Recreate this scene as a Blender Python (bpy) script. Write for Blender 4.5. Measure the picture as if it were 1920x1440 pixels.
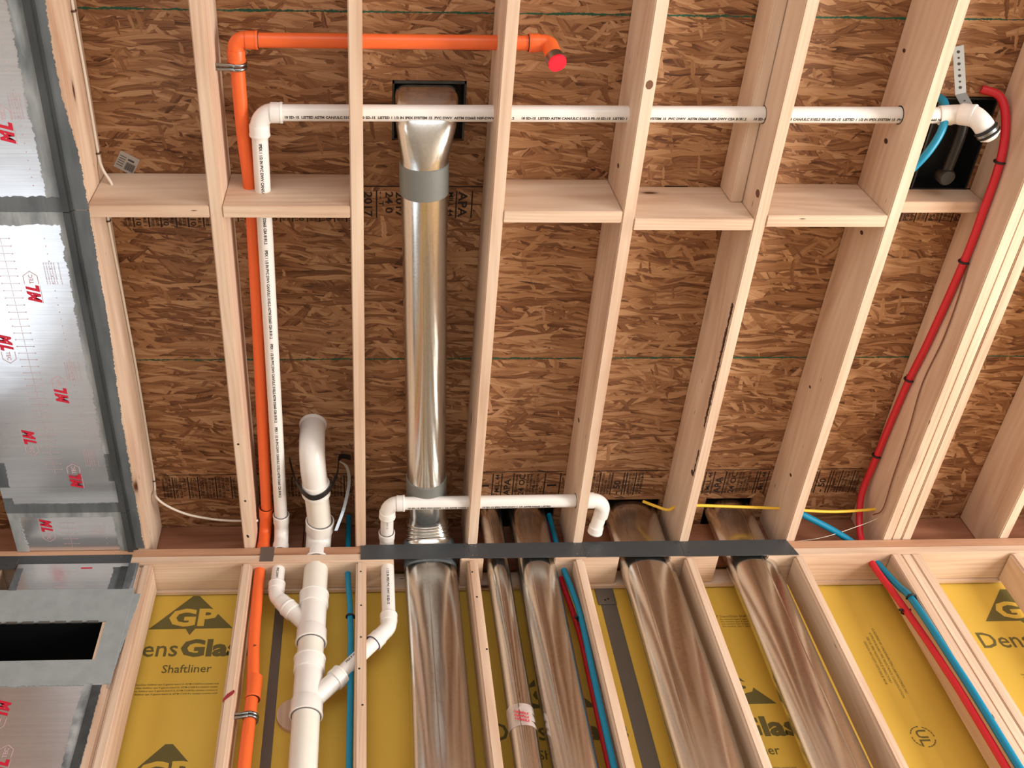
import bpy, bmesh, math, random
from mathutils import Vector, Matrix
random.seed(7)
S = bpy.context.scene
for o in list(bpy.data.objects): bpy.data.objects.remove(o)
COL = S.collection

# ---------------------------------------------------------------- camera, world, light, exposure
cam = bpy.data.cameras.new('camera'); co = bpy.data.objects.new('camera', cam); COL.objects.link(co); S.camera = co
pitch, yaw, roll = math.radians(55.6798), math.radians(4.82), math.radians(-4.2254)
cp, sp = math.cos(pitch), math.sin(pitch)
f = Vector((0, cp, sp)); u = Vector((0, -sp, cp)); x = Vector((1, 0, 0))
Rz = Matrix.Rotation(-yaw, 3, 'Z'); f, u, x = Rz @ f, Rz @ u, Rz @ x
c, s = math.cos(roll), math.sin(roll)
X2, U2 = c * x + s * u, -s * x + c * u
M = Matrix((X2, U2, -f)).transposed().to_4x4(); M.translation = Vector((0, 0, 1.4)); co.matrix_world = M
FP, CX, CY = 1870.1472, 780.0347, 677.3569          # a cropped phone photo: long focal length, shifted centre
cam.sensor_width = 36; cam.lens = FP / 1920 * 36
cam.shift_x = (960 - CX) / 1920; cam.shift_y = -(720 - CY) / 1920
cam.clip_start = .01

w = bpy.data.worlds.new('overcast_sky'); S.world = w; w.use_nodes = True
bg = w.node_tree.nodes['Background']; bg.inputs[0].default_value = (.90, .95, 1.0, 1); bg.inputs[1].default_value = 1.0

def area(name, loc, rot, sx, sy, power, col):
    l = bpy.data.lights.new(name, 'AREA'); l.shape = 'RECTANGLE'; l.size = sx; l.size_y = sy; l.energy = power; l.color = col
    o = bpy.data.objects.new(name, l); COL.objects.link(o); o.location = loc; o.rotation_euler = rot; return o
R = math.radians
area('daylight_back_opening', (0.6, -4.3, 1.5), (R(56), 0, 0), 5.6, 2.3, 85, (.97, .98, 1))
area('daylight_right_window', (4.4, 0.6, 1.5), (R(90), 0, R(90)), 2.6, 1.9, 215, (1, .95, .88))
area('daylight_left_window', (-3.4, -1.2, 1.6), (R(90), 0, R(-90)), 1.8, 1.6, 10, (.88, .94, 1))
area('daylight_front_window', (-2.45, 3.0, 1.6), (R(-90), 0, 0), 1.85, 2.75, 9, (.93, .97, 1))
S.view_settings.view_transform = 'Standard'; S.view_settings.look = 'None'
S.view_settings.exposure = 0.52; S.view_settings.gamma = 1; S.view_settings.use_curve_mapping = False

# ---------------------------------------------------------------- dimensions (metres)
HB, HO, YF = 4.089, 4.323, 2.66            # joist bottom, subfloor underside, face of the wall framing
T, PB = .038, 4.089 - .076
G1, G2 = .779, 1.978
JX = [-1.272, -.854, -.465, -.052, .365, .762, 1.167, 1.578, 1.957, 2.415, 2.82, 3.23, 3.64]
SX = [-1.36, -.823, -.465, -.050, .359, .754, 1.168, 1.583, 1.957, 2.415, 2.82, 3.23]

# ---------------------------------------------------------------- materials
def srgb(r, g, b):
    def k(v):
        v /= 255; return v / 12.92 if v <= .04045 else ((v + .055) / 1.055) ** 2.4
    return (k(r), k(g), k(b), 1)

class N:
    def __init__(s, name):
        s.m = bpy.data.materials.new(name); s.m.use_nodes = True; s.t = s.m.node_tree
        s.p = s.t.nodes['Principled BSDF']
    def n(s, ty, **kw):
        nd = s.t.nodes.new(ty)
        for k, v in kw.items():
            if hasattr(nd, k) and not k.startswith('i_'): setattr(nd, k, v)
        return nd
    def set(s, nd, key, v):
        if isinstance(v, bpy.types.NodeSocket): s.t.links.new(v, nd.inputs[key])
        else: nd.inputs[key].default_value = v
    def math(s, op, a, b=0, c=None):
        nd = s.n('ShaderNodeMath', operation=op); s.set(nd, 0, a); s.set(nd, 1, b)
        if c is not None: s.set(nd, 2, c)
        return nd.outputs[0]
    def vec(s, op, a, b):
        nd = s.n('ShaderNodeVectorMath', operation=op); s.set(nd, 0, a); s.set(nd, 1, b); return nd.outputs[0]
    def noise(s, v, scale=1, detail=3, rough=.5, out='Fac'):
        nd = s.n('ShaderNodeTexNoise'); s.set(nd, 'Vector', v); s.set(nd, 'Scale', scale); s.set(nd, 'Detail', detail); s.set(nd, 'Roughness', rough)
        return nd.outputs[out]
    def ramp(s, fac, stops):
        nd = s.n('ShaderNodeValToRGB'); s.set(nd, 0, fac); e = nd.color_ramp.elements
        while len(e) < len(stops): e.new(.5)
        for i, (p, c) in enumerate(stops): e[i].position = p; e[i].color = c
        return nd.outputs[0]
    def mix(s, fac, a, b, mode='MIX'):
        nd = s.n('ShaderNodeMix', data_type='RGBA', blend_type=mode)
        s.set(nd, 0, fac); s.set(nd, 6, a); s.set(nd, 7, b); return nd.outputs[2]
    def bump(s, h, strength=.3, dist=.002):
        nd = s.n('ShaderNodeBump'); s.set(nd, 'Height', h); s.set(nd, 'Strength', strength); s.set(nd, 'Distance', dist)
        s.set(s.p, 'Normal', nd.outputs[0])
    def objco(s, rand=True):
        tc = s.n('ShaderNodeTexCoord').outputs['Object']
        if not rand: return tc
        oi = s.n('ShaderNodeObjectInfo').outputs['Random']
        cm = s.n('ShaderNodeCombineXYZ'); s.set(cm, 0, s.math('MULTIPLY', oi, 13.7)); s.set(cm, 1, s.math('MULTIPLY', oi, 31.3)); s.set(cm, 2, s.math('MULTIPLY', oi, 7.1))
        return s.vec('ADD', tc, cm.outputs[0])

def simple(name, col, rough=.5, metal=0, spec=None, bumps=0, var=0):
    k = N(name); k.p.inputs['Roughness'].default_value = rough; k.p.inputs['Metallic'].default_value = metal
    if spec is not None: k.p.inputs['Specular IOR Level'].default_value = spec
    co_ = k.objco(False)
    if var:
        nz = k.noise(co_, 18, 4)
        k.set(k.p, 'Base Color', k.mix(nz, tuple(c_ * (1 - var) for c_ in col[:3]) + (1,), tuple(min(1, c_ * (1 + var)) for c_ in col[:3]) + (1,)))
    else:
        k.p.inputs['Base Color'].default_value = col
    if bumps: k.bump(k.noise(co_, 90, 3), bumps, .001)
    return k.m

def wood(name, axis, light, mid, dark):
    k = N(name); v = k.objco()
    sx = k.n('ShaderNodeSeparateXYZ'); k.set(sx, 0, v); o = list(sx.outputs)
    L = o[axis]; A, B = [o[i] for i in range(3) if i != axis]
    def comb(l, a, b):
        c_ = k.n('ShaderNodeCombineXYZ'); k.set(c_, 0, k.math('MULTIPLY', L, l)); k.set(c_, 1, k.math('MULTIPLY', A, a)); k.set(c_, 2, k.math('MULTIPLY', B, b)); return c_.outputs[0]
    slow = k.noise(comb(.8, 4, 4), 1, 2)
    rad = k.math('ADD', k.math('ABSOLUTE', k.math('SINE', k.math('MULTIPLY', A, 14))), k.math('MULTIPLY', B, 3.5))
    ring = k.math('SINE', k.math('MULTIPLY', k.math('ADD', rad, k.math('MULTIPLY', slow, 1.5)), 34))
    fibre = k.noise(comb(3, 160, 160), 1, 4, .6)
    blot = k.noise(comb(1.3, 9, 9), 1, 3)
    val = k.math('ADD', k.math('MULTIPLY', k.math('MULTIPLY_ADD', ring, .5, .5), .075), k.math('ADD', k.math('MULTIPLY', fibre, .22), k.math('MULTIPLY', blot, .78)))
    col = k.ramp(val, [(.34, light), (.55, mid), (.80, dark)])
    vo = k.n('ShaderNodeTexVoronoi'); k.set(vo, 'Vector', k.vec('ADD', comb(2.1, 6.5, 6.5), (0.3, 0.1, 0.7))); k.set(vo, 'Scale', 1)
    kn = k.ramp(vo.outputs['Distance'], [(.035, (1, 1, 1, 1)), (.075, (.25, .25, .25, 1)), (.17, (0, 0, 0, 1))])
    sc_ = k.n('ShaderNodeSeparateColor'); k.set(sc_, 0, vo.outputs['Color'])
    sel = k.math('GREATER_THAN', sc_.outputs[0], .62)
    col = k.mix(k.math('MULTIPLY', kn, sel), col, srgb(88, 52, 34))
    v2 = k.n('ShaderNodeTexVoronoi'); k.set(v2, 'Vector', comb(7, 40, 40)); k.set(v2, 'Scale', 1)
    pin = k.ramp(v2.outputs['Distance'], [(.05, (1, 1, 1, 1)), (.10, (0, 0, 0, 1))])
    s2 = k.n('ShaderNodeSeparateColor'); k.set(s2, 0, v2.outputs['Color'])
    col = k.mix(k.math('MULTIPLY', pin, k.math('GREATER_THAN', s2.outputs[0], .9)), col, srgb(70, 42, 28))
    k.set(k.p, 'Base Color', col); k.p.inputs['Roughness'].default_value = .62; k.p.inputs['Specular IOR Level'].default_value = .25
    k.bump(fibre, .25, .001); return k.m

FIR = (srgb(230, 208, 186), srgb(216, 188, 164), srgb(188, 150, 124))
PINE = (srgb(208, 166, 136), srgb(190, 146, 116), srgb(156, 110, 84))
DARKW = (srgb(176, 128, 100), srgb(150, 102, 78), srgb(116, 74, 54))
WX, WY, WZ = [wood('fir_lumber_' + a, i, *FIR) for i, a in enumerate('xyz')]
WXD = wood('red_fir_lumber', 0, *PINE); RIM = wood('rim_lumber', 0, *DARKW)

def osb():
    k = N('oriented_strand_board'); tc = k.objco(False)
    w1 = k.noise(tc, 5, 2, out='Color'); w2 = k.noise(k.vec('MULTIPLY', tc, (30, 120, 1)), 1, 2, out='Color')
    v = k.vec('ADD', k.vec('ADD', tc, k.vec('MULTIPLY', w1, (.06, .045, 0))), k.vec('MULTIPLY', w2, (.009, .0035, 0)))
    col = None; hgt = None
    LT = [(0, srgb(74, 46, 30)), (.16, srgb(112, 72, 46)), (.32, srgb(150, 106, 72)), (.52, srgb(180, 136, 98)), (.8, srgb(214, 176, 138))]
    for i, (ang, sx, sy, thr) in enumerate([(3, 5, 34, 0), (-24, 7, 46, .30), (30, 7, 48, .38), (-9, 6, 42, .36), (15, 8, 66, .42), (-46, 8, 44, .62), (48, 8, 48, .66), (-3, 6, 58, .46), (78, 9, 52, .86), (9, 11, 110, .66)]):
        mp = k.n('ShaderNodeMapping', vector_type='TEXTURE'); k.set(mp, 'Vector', v)
        mp.inputs['Location'].default_value = (i * 3.17, i * 1.73, 0); mp.inputs['Rotation'].default_value = (0, 0, R(ang))
        mp.inputs['Scale'].default_value = (1 / sx, 1 / sy, 1)
        q = mp.outputs[0]
        vo = k.n('ShaderNodeTexVoronoi', voronoi_dimensions='2D'); k.set(vo, 'Vector', q); k.set(vo, 'Scale', 1)
        sc_ = k.n('ShaderNodeSeparateColor'); k.set(sc_, 0, vo.outputs['Color'])
        fine = k.n('ShaderNodeTexNoise'); k.set(fine, 'Vector', k.vec('MULTIPLY', q, (.7, 6, 1))); k.set(fine, 'Scale', 1); k.set(fine, 'Detail', 5); k.set(fine, 'Roughness', .65)
        edge = k.math('MULTIPLY', k.math('SMOOTH_MAX', k.math('SUBTRACT', vo.outputs['Distance'], .5), 0, .1), .55)
        cellv = k.math('MULTIPLY_ADD', sc_.outputs[1], .50, -.03)
        dk = k.math('MULTIPLY', k.math('GREATER_THAN', sc_.outputs[1], .87), .45)
        tone = k.math('SUBTRACT', k.math('SUBTRACT', k.math('ADD', cellv, k.math('MULTIPLY', fine.outputs[0], .62)), edge), k.math('ADD', dk, .06))
        ci = k.ramp(tone, LT)
        if col is None: col, hgt = ci, tone
        else:
            mk = k.math('GREATER_THAN', k.math('SUBTRACT', sc_.outputs[0], k.math('MULTIPLY', vo.outputs['Distance'], .30)), thr)
            col = k.mix(mk, col, ci)
            mm = k.n('ShaderNodeMix', data_type='FLOAT'); k.set(mm, 0, mk); k.set(mm, 2, hgt); k.set(mm, 3, tone); hgt = mm.outputs[0]
    big = k.noise(tc, 2.6, 3)
    col = k.mix(.55, col, k.ramp(big, [(.3, (.72, .68, .64, 1)), (.7, (1, 1, 1, 1))]), 'MULTIPLY')
    k.set(k.p, 'Base Color', col); k.p.inputs['Roughness'].default_value = .5; k.p.inputs['Specular IOR Level'].default_value = .35
    k.bump(hgt, .5, .0025); return k.m
OSB = osb()

def galv():
    k = N('galvanised_sheet'); tc = k.objco(False)
    st = k.noise(k.vec('MULTIPLY', tc, (9, 1.3, 1.3)), 1, 2); sp_ = k.noise(tc, 140, 3, .7)
    k.set(k.p, 'Base Color', k.mix(sp_, srgb(196, 194, 188), srgb(228, 226, 222)))
    k.p.inputs['Metallic'].default_value = 1
    k.set(k.p, 'Roughness', k.math('MULTIPLY_ADD', sp_, .14, .14))
    k.bump(k.math('ADD', k.math('MULTIPLY', st, 1), k.math('MULTIPLY', sp_, .01)), .55, .014); return k.m
GALV = galv()
def foil():
    k = N('foil_facing'); tc = k.objco(False)
    ln = k.noise(k.vec('MULTIPLY', tc, (3, 170, 170)), 1, 2); wv = k.noise(tc, 5, 2)
    k.set(k.p, 'Base Color', k.mix(ln, srgb(206, 210, 216), srgb(236, 238, 242))); k.p.inputs['Metallic'].default_value = .82
    k.p.inputs['Roughness'].default_value = .24
    k.bump(k.math('ADD', k.math('MULTIPLY', wv, .8), k.math('MULTIPLY', ln, .02)), .35, .007); return k.m
FOIL = foil()
def mastic_m(name, a, b, rough=.5):
    k = N(name); tc = k.objco(False)
    k.set(k.p, 'Base Color', k.ramp(k.noise(k.vec('MULTIPLY', tc, (22, 5, 22)), 1, 4), [(.3, a), (.7, b)]))
    k.p.inputs['Roughness'].default_value = rough; k.bump(k.noise(k.vec('MULTIPLY', tc, (60, 9, 60)), 1, 2), .25, .002); return k.m
MASTIC = mastic_m('dark_duct_sealant', srgb(78, 84, 88), srgb(104, 110, 114))
MASTICL = mastic_m('light_duct_sealant', srgb(148, 155, 158), srgb(160, 167, 170), .45)
MASTICW = mastic_m('thin_brushed_sealant', srgb(96, 102, 106), srgb(172, 178, 180), .4)
BLKM = mastic_m('black_metal_edge', srgb(44, 48, 50), srgb(70, 74, 76), .45)
TAPE = simple('grey_duct_tape', srgb(120, 122, 118), .45, .1, var=.06)
PVC = simple('white_pvc', srgb(236, 232, 228), .28, var=.03)
PVCY = simple('aged_white_pvc', srgb(234, 230, 220), .35, var=.04)
ORANGE = simple('orange_cpvc', srgb(238, 106, 50), .36, var=.03)
GLUE = simple('dark_glue_line', srgb(70, 22, 14), .5)
GREYL = simple('primer_line', srgb(110, 104, 104), .5)
INK = simple('black_ink', srgb(34, 24, 18), .7); INKG = simple('grey_ink', srgb(66, 64, 66), .7)
INKY = simple('olive_ink', srgb(104, 96, 52), .7); REDINK = simple('red_ink', srgb(206, 24, 56), .6); PINK = simple('faint_pink_ink', srgb(206, 172, 176), .6); PALEINK = simple('faint_grey_ink', srgb(150, 150, 150), .6)
REDP = simple('red_pex', srgb(206, 32, 48), .38); BLUEP = simple('blue_pex', srgb(0, 132, 170), .38)
REDCAP = simple('red_cap', srgb(244, 30, 58), .3); BLK = simple('black_plastic', srgb(18, 20, 22), .35); BLKR = simple('black_rubber', srgb(20, 20, 20), .5)
STEEL = simple('bright_steel', srgb(150, 154, 156), .28, 1, var=.1); STEELD = simple('dull_steel', srgb(120, 118, 114), .45, .7, var=.08)
STRAP = simple('dark_strap_metal', srgb(78, 82, 86), .42, .35, var=.05); WHITEC = simple('white_cable_jacket', srgb(228, 218, 204), .5)
YELC = simple('yellow_cable_jacket', srgb(240, 196, 60), .45); GREEN = simple('green_edge_paint', srgb(28, 84, 64), .7, var=.3)
LABELW = simple('sticker_paper', srgb(176, 172, 168), .5); BROWNW = simple('brown_wire', srgb(120, 74, 54), .5)
def yellow():
    k = N('yellow_glass_mat'); tc = k.objco(False)
    k.set(k.p, 'Base Color', k.mix(k.noise(tc, 3, 3), srgb(206, 170, 62), srgb(230, 194, 84)))
    k.p.inputs['Roughness'].default_value = .7; k.bump(k.noise(tc, 260, 2), .2, .001); return k.m
YEL = yellow(); CORE = simple('shaftliner_core', srgb(190, 186, 170), .8)
CONC = simple('concrete', srgb(186, 178, 166), .8, var=.08); DRY = simple('wall_sheathing', srgb(196, 176, 150), .8, var=.05)

# ---------------------------------------------------------------- builders
def worldloc(o):
    v = Vector(o.location)
    while o.parent is not None: o = o.parent; v += Vector(o.location)
    return v
def link(name, bm, mat, parent=None, smooth=False, loc=None, autos=None):
    me = bpy.data.meshes.new(name); bmesh.ops.recalc_face_normals(bm, faces=bm.faces); bm.to_mesh(me); bm.free()
    if loc is not None:
        me.transform(Matrix.Translation(-Vector(loc)))
    me.materials.append(mat)
    o = bpy.data.objects.new(name, me); COL.objects.link(o)
    if smooth:
        for p in me.polygons: p.use_smooth = True
        if autos is not None: me.set_sharp_from_angle(angle=R(autos))
    if loc is not None: o.location = loc
    if parent is not None:
        o.parent = parent; o.location = Vector(o.location) - worldloc(parent)
    return o
def tag(o, label, cat, group=None, kind=None):
    o['label'] = label; o['category'] = cat
    if group: o['group'] = group
    if kind: o['kind'] = kind
    return o
def empty(name, loc, label, cat, group=None):
    o = bpy.data.objects.new(name, None); COL.objects.link(o); o.location = loc; o.empty_display_size = .05
    return tag(o, label, cat, group)
def box(bm, x0, x1, y0, y1, z0, z1, bev=0, seg=1):
    t = bmesh.new()
    bmesh.ops.create_cube(t, size=1); bmesh.ops.scale(t, vec=(x1 - x0, y1 - y0, z1 - z0), verts=t.verts)
    bmesh.ops.translate(t, vec=((x0 + x1) / 2, (y0 + y1) / 2, (z0 + z1) / 2), verts=t.verts)
    if bev: bmesh.ops.bevel(t, geom=t.edges[:], offset=bev, segments=seg, affect='EDGES')
    m_ = bpy.data.meshes.new('t'); t.to_mesh(m_); t.free(); bm.from_mesh(m_); bpy.data.meshes.remove(m_)
def board(name, x0, x1, y0, y1, z0, z1, mat, label=None, cat=None, group=None, bev=.0035, parent=None):
    bm = bmesh.new(); box(bm, x0, x1, y0, y1, z0, z1, bev, 2)
    o = link(name, bm, mat, parent, True, ((x0 + x1) / 2, (y0 + y1) / 2, z0), 50)
    if label: tag(o, label, cat, group)
    return o
def frames(pts):
    pts = [Vector(p) for p in pts]; n = len(pts); T_ = []
    for i in range(n):
        a = pts[max(0, i - 1)]; b = pts[min(n - 1, i + 1)]; T_.append((b - a).normalized())
    up = Vector((0, 0, 1)) if abs(T_[0].z) < .9 else Vector((1, 0, 0))
    nn = (up - T_[0] * up.dot(T_[0])).normalized(); out = []
    for i in range(n):
        nn = (nn - T_[i] * nn.dot(T_[i])).normalized(); out.append((pts[i], T_[i], nn, T_[i].cross(nn)))
    return out
def sweep(bm, pts, rad, seg=24, cap=True, ry=None, power=2, flat_dir=None):
    fr = frames(pts); rings = []
    for i, (p, t, n, b) in enumerate(fr):
        r = rad[i] if isinstance(rad, (list, tuple)) else rad
        r2 = (ry[i] if isinstance(ry, (list, tuple)) else ry) if ry is not None else r
        if flat_dir is not None:
            n = Vector(flat_dir); n = (n - t * n.dot(t)).normalized(); b = t.cross(n)
        ring = []
        for j in range(seg):
            a = 2 * math.pi * j / seg; ca, sa = math.cos(a), math.sin(a)
            e = 2 / power
            ca = math.copysign(abs(ca) ** e, ca); sa = math.copysign(abs(sa) ** e, sa)
            ring.append(bm.verts.new(p + n * (r * ca) + b * (r2 * sa)))
        rings.append(ring)
    for i in range(len(rings) - 1):
        for j in range(seg):
            bm.faces.new((rings[i][j], rings[i][(j + 1) % seg], rings[i + 1][(j + 1) % seg], rings[i + 1][j]))
    if cap: bm.faces.new(rings[0][::-1]); bm.faces.new(rings[-1])
def arc(p0, corner, p1, rad, n=10):
    p0, c_, p1 = Vector(p0), Vector(corner), Vector(p1)
    d0, d1 = (p0 - c_).normalized(), (p1 - c_).normalized(); ang = d0.angle(d1)
    tl = rad / math.tan(ang / 2); a, b = c_ + d0 * tl, c_ + d1 * tl
    ce = c_ + (d0 + d1).normalized() * (rad / math.sin(ang / 2)); out = []
    v0, v1 = a - ce, b - ce; om = v0.angle(v1)
    for i in range(n + 1):
        t = i / n; out.append(ce + (v0 * math.sin((1 - t) * om) + v1 * math.sin(t * om)) / math.sin(om))
    return out
def spline(pts, n=8):
    P_ = [Vector(p) for p in pts]; P_ = [P_[0] * 2 - P_[1]] + P_ + [P_[-1] * 2 - P_[-2]]; out = []
    for i in range(1, len(P_) - 2):
        for j in range(n):
            t = j / n; a, b, c_, d = P_[i - 1:i + 3]
            out.append(.5 * ((2 * b) + (c_ - a) * t + (2 * a - 5 * b + 4 * c_ - d) * t * t + (3 * b - a - 3 * c_ + d) * t ** 3))
    out.append(P_[-2]); return out
def tube(name, pts, r, mat, parent=None, seg=24, smooth=False, **kw):
    bm = bmesh.new(); sweep(bm, spline(pts) if smooth else pts, r, seg, **kw); return link(name, bm, mat, parent, True, None, 40)
def hub(name, p, d, r, length, mat, parent, line=None, ro=None):
    """socket of a fitting: short cylinder with a rolled lip, centred on p along d"""
    p, d = Vector(p), Vector(d).normalized(); h = length / 2; bm = bmesh.new()
    prof = [(-h, r * .985), (-h + .002, r), (h - .008, r), (h - .007, r * 1.035), (h - .0015, r * 1.035), (h, r * 1.0)]
    sweep(bm, [p + d * a for a, _ in prof], [b for _, b in prof], 28); o = link(name, bm, mat, parent, True, None, 35)
    if line is not None:
        b2 = bmesh.new(); sweep(b2, [p + d * (h - .001), p + d * (h + .0016)], [r * .93, r * .93], 28); link('joint_line', b2, line, o, True, None, 40)
    return o
def holes_slab(x0, x1, y0, y1, z0, z1, holes):
    xs = sorted({x0, x1} | {h[i] for h in holes for i in (0, 1) if x0 < h[i] < x1}); ys = sorted({y0, y1} | {h[i] for h in holes for i in (2, 3) if y0 < h[i] < y1})
    def solid(i, j):
        if not (0 <= i < len(xs) - 1 and 0 <= j < len(ys) - 1): return False
        cx_, cy_ = (xs[i] + xs[i + 1]) / 2, (ys[j] + ys[j + 1]) / 2
        return not any(h[0] < cx_ < h[1] and h[2] < cy_ < h[3] for h in holes)
    bm = bmesh.new(); V = {}
    def v(i, j, k_):
        if (i, j, k_) not in V: V[i, j, k_] = bm.verts.new((xs[i], ys[j], (z0, z1)[k_]))
        return V[i, j, k_]
    for i in range(len(xs) - 1):
        for j in range(len(ys) - 1):
            if not solid(i, j): continue
            bm.faces.new((v(i, j, 0), v(i, j + 1, 0), v(i + 1, j + 1, 0), v(i + 1, j, 0))); bm.faces.new((v(i, j, 1), v(i + 1, j, 1), v(i + 1, j + 1, 1), v(i, j + 1, 1)))
            for (di, dj, a, b) in ((-1, 0, (i, j), (i, j + 1)), (1, 0, (i + 1, j + 1), (i + 1, j)), (0, -1, (i + 1, j), (i, j)), (0, 1, (i, j + 1), (i + 1, j + 1))):
                if not solid(i + di, j + dj): bm.faces.new((v(*a, 0), v(*b, 0), v(*b, 1), v(*a, 1)))
    return bm
def text_geo(s_, size, bold=0, shear=0, align='LEFT'):
    cu = bpy.data.curves.new('t', 'FONT'); cu.body = s_; cu.size = size; cu.resolution_u = 2; cu.offset = bold; cu.shear = shear; cu.align_x = align
    o = bpy.data.objects.new('t', cu); COL.objects.link(o)
    dg = bpy.context.evaluated_depsgraph_get(); me = bpy.data.meshes.new_from_object(o.evaluated_get(dg))
    vs = [v.co.copy() for v in me.vertices]; fs = [tuple(p.vertices) for p in me.polygons]
    bpy.data.objects.remove(o); bpy.data.curves.remove(cu); bpy.data.meshes.remove(me); return vs, fs
class Print:
    def __init__(s): s.bm = bmesh.new()
    def put(s, geo, O, r, t, fn=None):
        vs, fs = geo; O, r, t = Vector(O), Vector(r), Vector(t)
        nv = [s.bm.verts.new(fn(v) if fn else O + r * v.x + t * v.y) for v in vs]
        for q in fs:
            try: s.bm.faces.new([nv[i] for i in q])
            except ValueError: pass
    def text(s, st, size, O, r, t, bold=0, shear=0, align='LEFT', sx=1):
        vs, fs = text_geo(st, size, bold, shear, align)
        for v in vs: v.x *= sx
        s.put((vs, fs), O, r, t)
    def fit(s, st, size, O, r, t, bold, width):
        vs, fs = text_geo(st, size, bold); x0 = min(v.x for v in vs); k_ = width / (max(v.x for v in vs) - x0)
        for v in vs: v.x = (v.x - x0) * k_
        s.put((vs, fs), O, r, t)
    def quad(s, O, r, t, x0, x1, y0, y1):
        s.put(([Vector((x0, y0, 0)), Vector((x1, y0, 0)), Vector((x1, y1, 0)), Vector((x0, y1, 0))], [(0, 1, 2, 3)]), O, r, t)
    def poly(s, O, r, t, pts): s.put(([Vector((a, b, 0)) for a, b in pts], [tuple(range(len(pts)))]), O, r, t)
    def wrap(s, st, size, O, ax, nrm, rad, bold=0, sx=1):
        vs, fs = text_geo(st, size, bold); O, ax, nrm = Vector(O), Vector(ax).normalized(), Vector(nrm).normalized(); nrm = (nrm - ax * nrm.dot(ax)).normalized(); b = nrm.cross(ax)
        h = size * .35
        s.put((vs, fs), O, ax, b, lambda v: O + ax * (v.x * sx) + (nrm * math.cos((v.y - h) / rad) + b * math.sin((v.y - h) / rad)) * (rad + .0004))
    def done(s, name, mat, parent): 
        me = bpy.data.meshes.new(name); s.bm.to_mesh(me); s.bm.free(); me.materials.append(mat)
        o = bpy.data.objects.new(name, me); COL.objects.link(o); o.parent = parent
        if parent: o.location = -worldloc(parent)
        return o
def mirror_fix(r, t, want):  # keep text readable from side `want`
    return Vector(r).cross(Vector(t)).dot(Vector(want)) > 0
def jag(name, along, lo, hi, a0, a1, const, caxis, mat, parent, jl=0, jh=0, step=.006, th=.0012, seed=0):
    """thin brushed strip: runs on axis `along` a0..a1, across from lo to hi, at const on axis caxis (towards the viewer = minus)"""
    rnd = random.Random(seed); ac = ({0, 1, 2} - {along, caxis}).pop(); n = max(2, int((a1 - a0) / step)); bm = bmesh.new(); rows = []
    wl = wh = 0
    for i in range(n + 1):
        a = a0 + (a1 - a0) * i / n
        wl = wl * .85 + rnd.uniform(-1, 1) * .26; wh = wh * .85 + rnd.uniform(-1, 1) * .26
        L = (lo(a) if callable(lo) else lo) + jl * (wl + .5 * rnd.uniform(-1, 1)); H = (hi(a) if callable(hi) else hi) + jh * (wh + .5 * rnd.uniform(-1, 1))
        row = []
        for q, z in ((L, const), (L, const - th), (H, const - th), (H, const)):
            p = [0, 0, 0]; p[along] = a; p[ac] = q; p[caxis] = z; row.append(bm.verts.new(p))
        rows.append(row)
    for i in range(n):
        for j in range(4): bm.faces.new((rows[i][j], rows[i][(j + 1) % 4], rows[i + 1][(j + 1) % 4], rows[i + 1][j]))
    bm.faces.new(rows[0]); bm.faces.new(rows[-1][::-1])
    return link(name, bm, mat, parent)

# ---------------------------------------------------------------- the room
def struct(name, bm, mat):
    o = link(name, bm, mat); o['kind'] = 'structure'; o['label'] = name.replace('_', ' '); return o
b = bmesh.new(); box(b, -3.6, 4.6, -4.6, 2.9, -.15, 0); struct('floor', b, CONC)
b = bmesh.new(); box(b, -3.75, -3.6, -4.6, 2.9, 0, .8); box(b, -3.75, -3.6, -4.6, -2.1, .8, 2.4); box(b, -3.75, -3.6, -.3, 2.9, .8, 2.4); box(b, -3.75, -3.6, -4.6, 2.9, 2.4, 4.7); struct('wall_left', b, DRY)
b = bmesh.new(); box(b, 4.6, 4.75, -4.6, 2.9, 0, .5); box(b, 4.6, 4.75, -4.6, -.7, .5, 2.5); box(b, 4.6, 4.75, 1.9, 2.9, .5, 2.5); box(b, 4.6, 4.75, -4.6, 2.9, 2.5, 4.7); struct('wall_right', b, DRY)
b = bmesh.new(); box(b, -3.75, -2.2, -4.75, -4.6, 0, 2.5); box(b, 3.4, 4.75, -4.75, -4.6, 0, 2.5); box(b, -3.75, 4.75, -4.75, -4.6, 2.5, 4.7); struct('wall_back', b, DRY)
b = bmesh.new(); box(b, -3.75, 4.75, -4.75, 2.95, 4.7, 4.8); struct('sky_blocker_slab', b, DRY)  # unseen slab added to keep sky light out of the subfloor holes
b = holes_slab(-3.6, -1.55, .038, PB - .001, 0, .13, [(-3.35, -1.58, .25, 2.95)]); bmesh.ops.transform(b, matrix=Matrix(((1, 0, 0, 0), (0, 0, 1, YF + .005), (0, 1, 0, 0), (0, 0, 0, 1))), verts=b.verts); box(b, -1.4, 4.75, 2.95, 3.05, 0, 4.7); struct('wall_front', b, simple('shaded_sheathing', srgb(92, 76, 62), .85, var=.1))  # unseen rear slab added to block sky; shade is put into the sheathing colour

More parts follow.
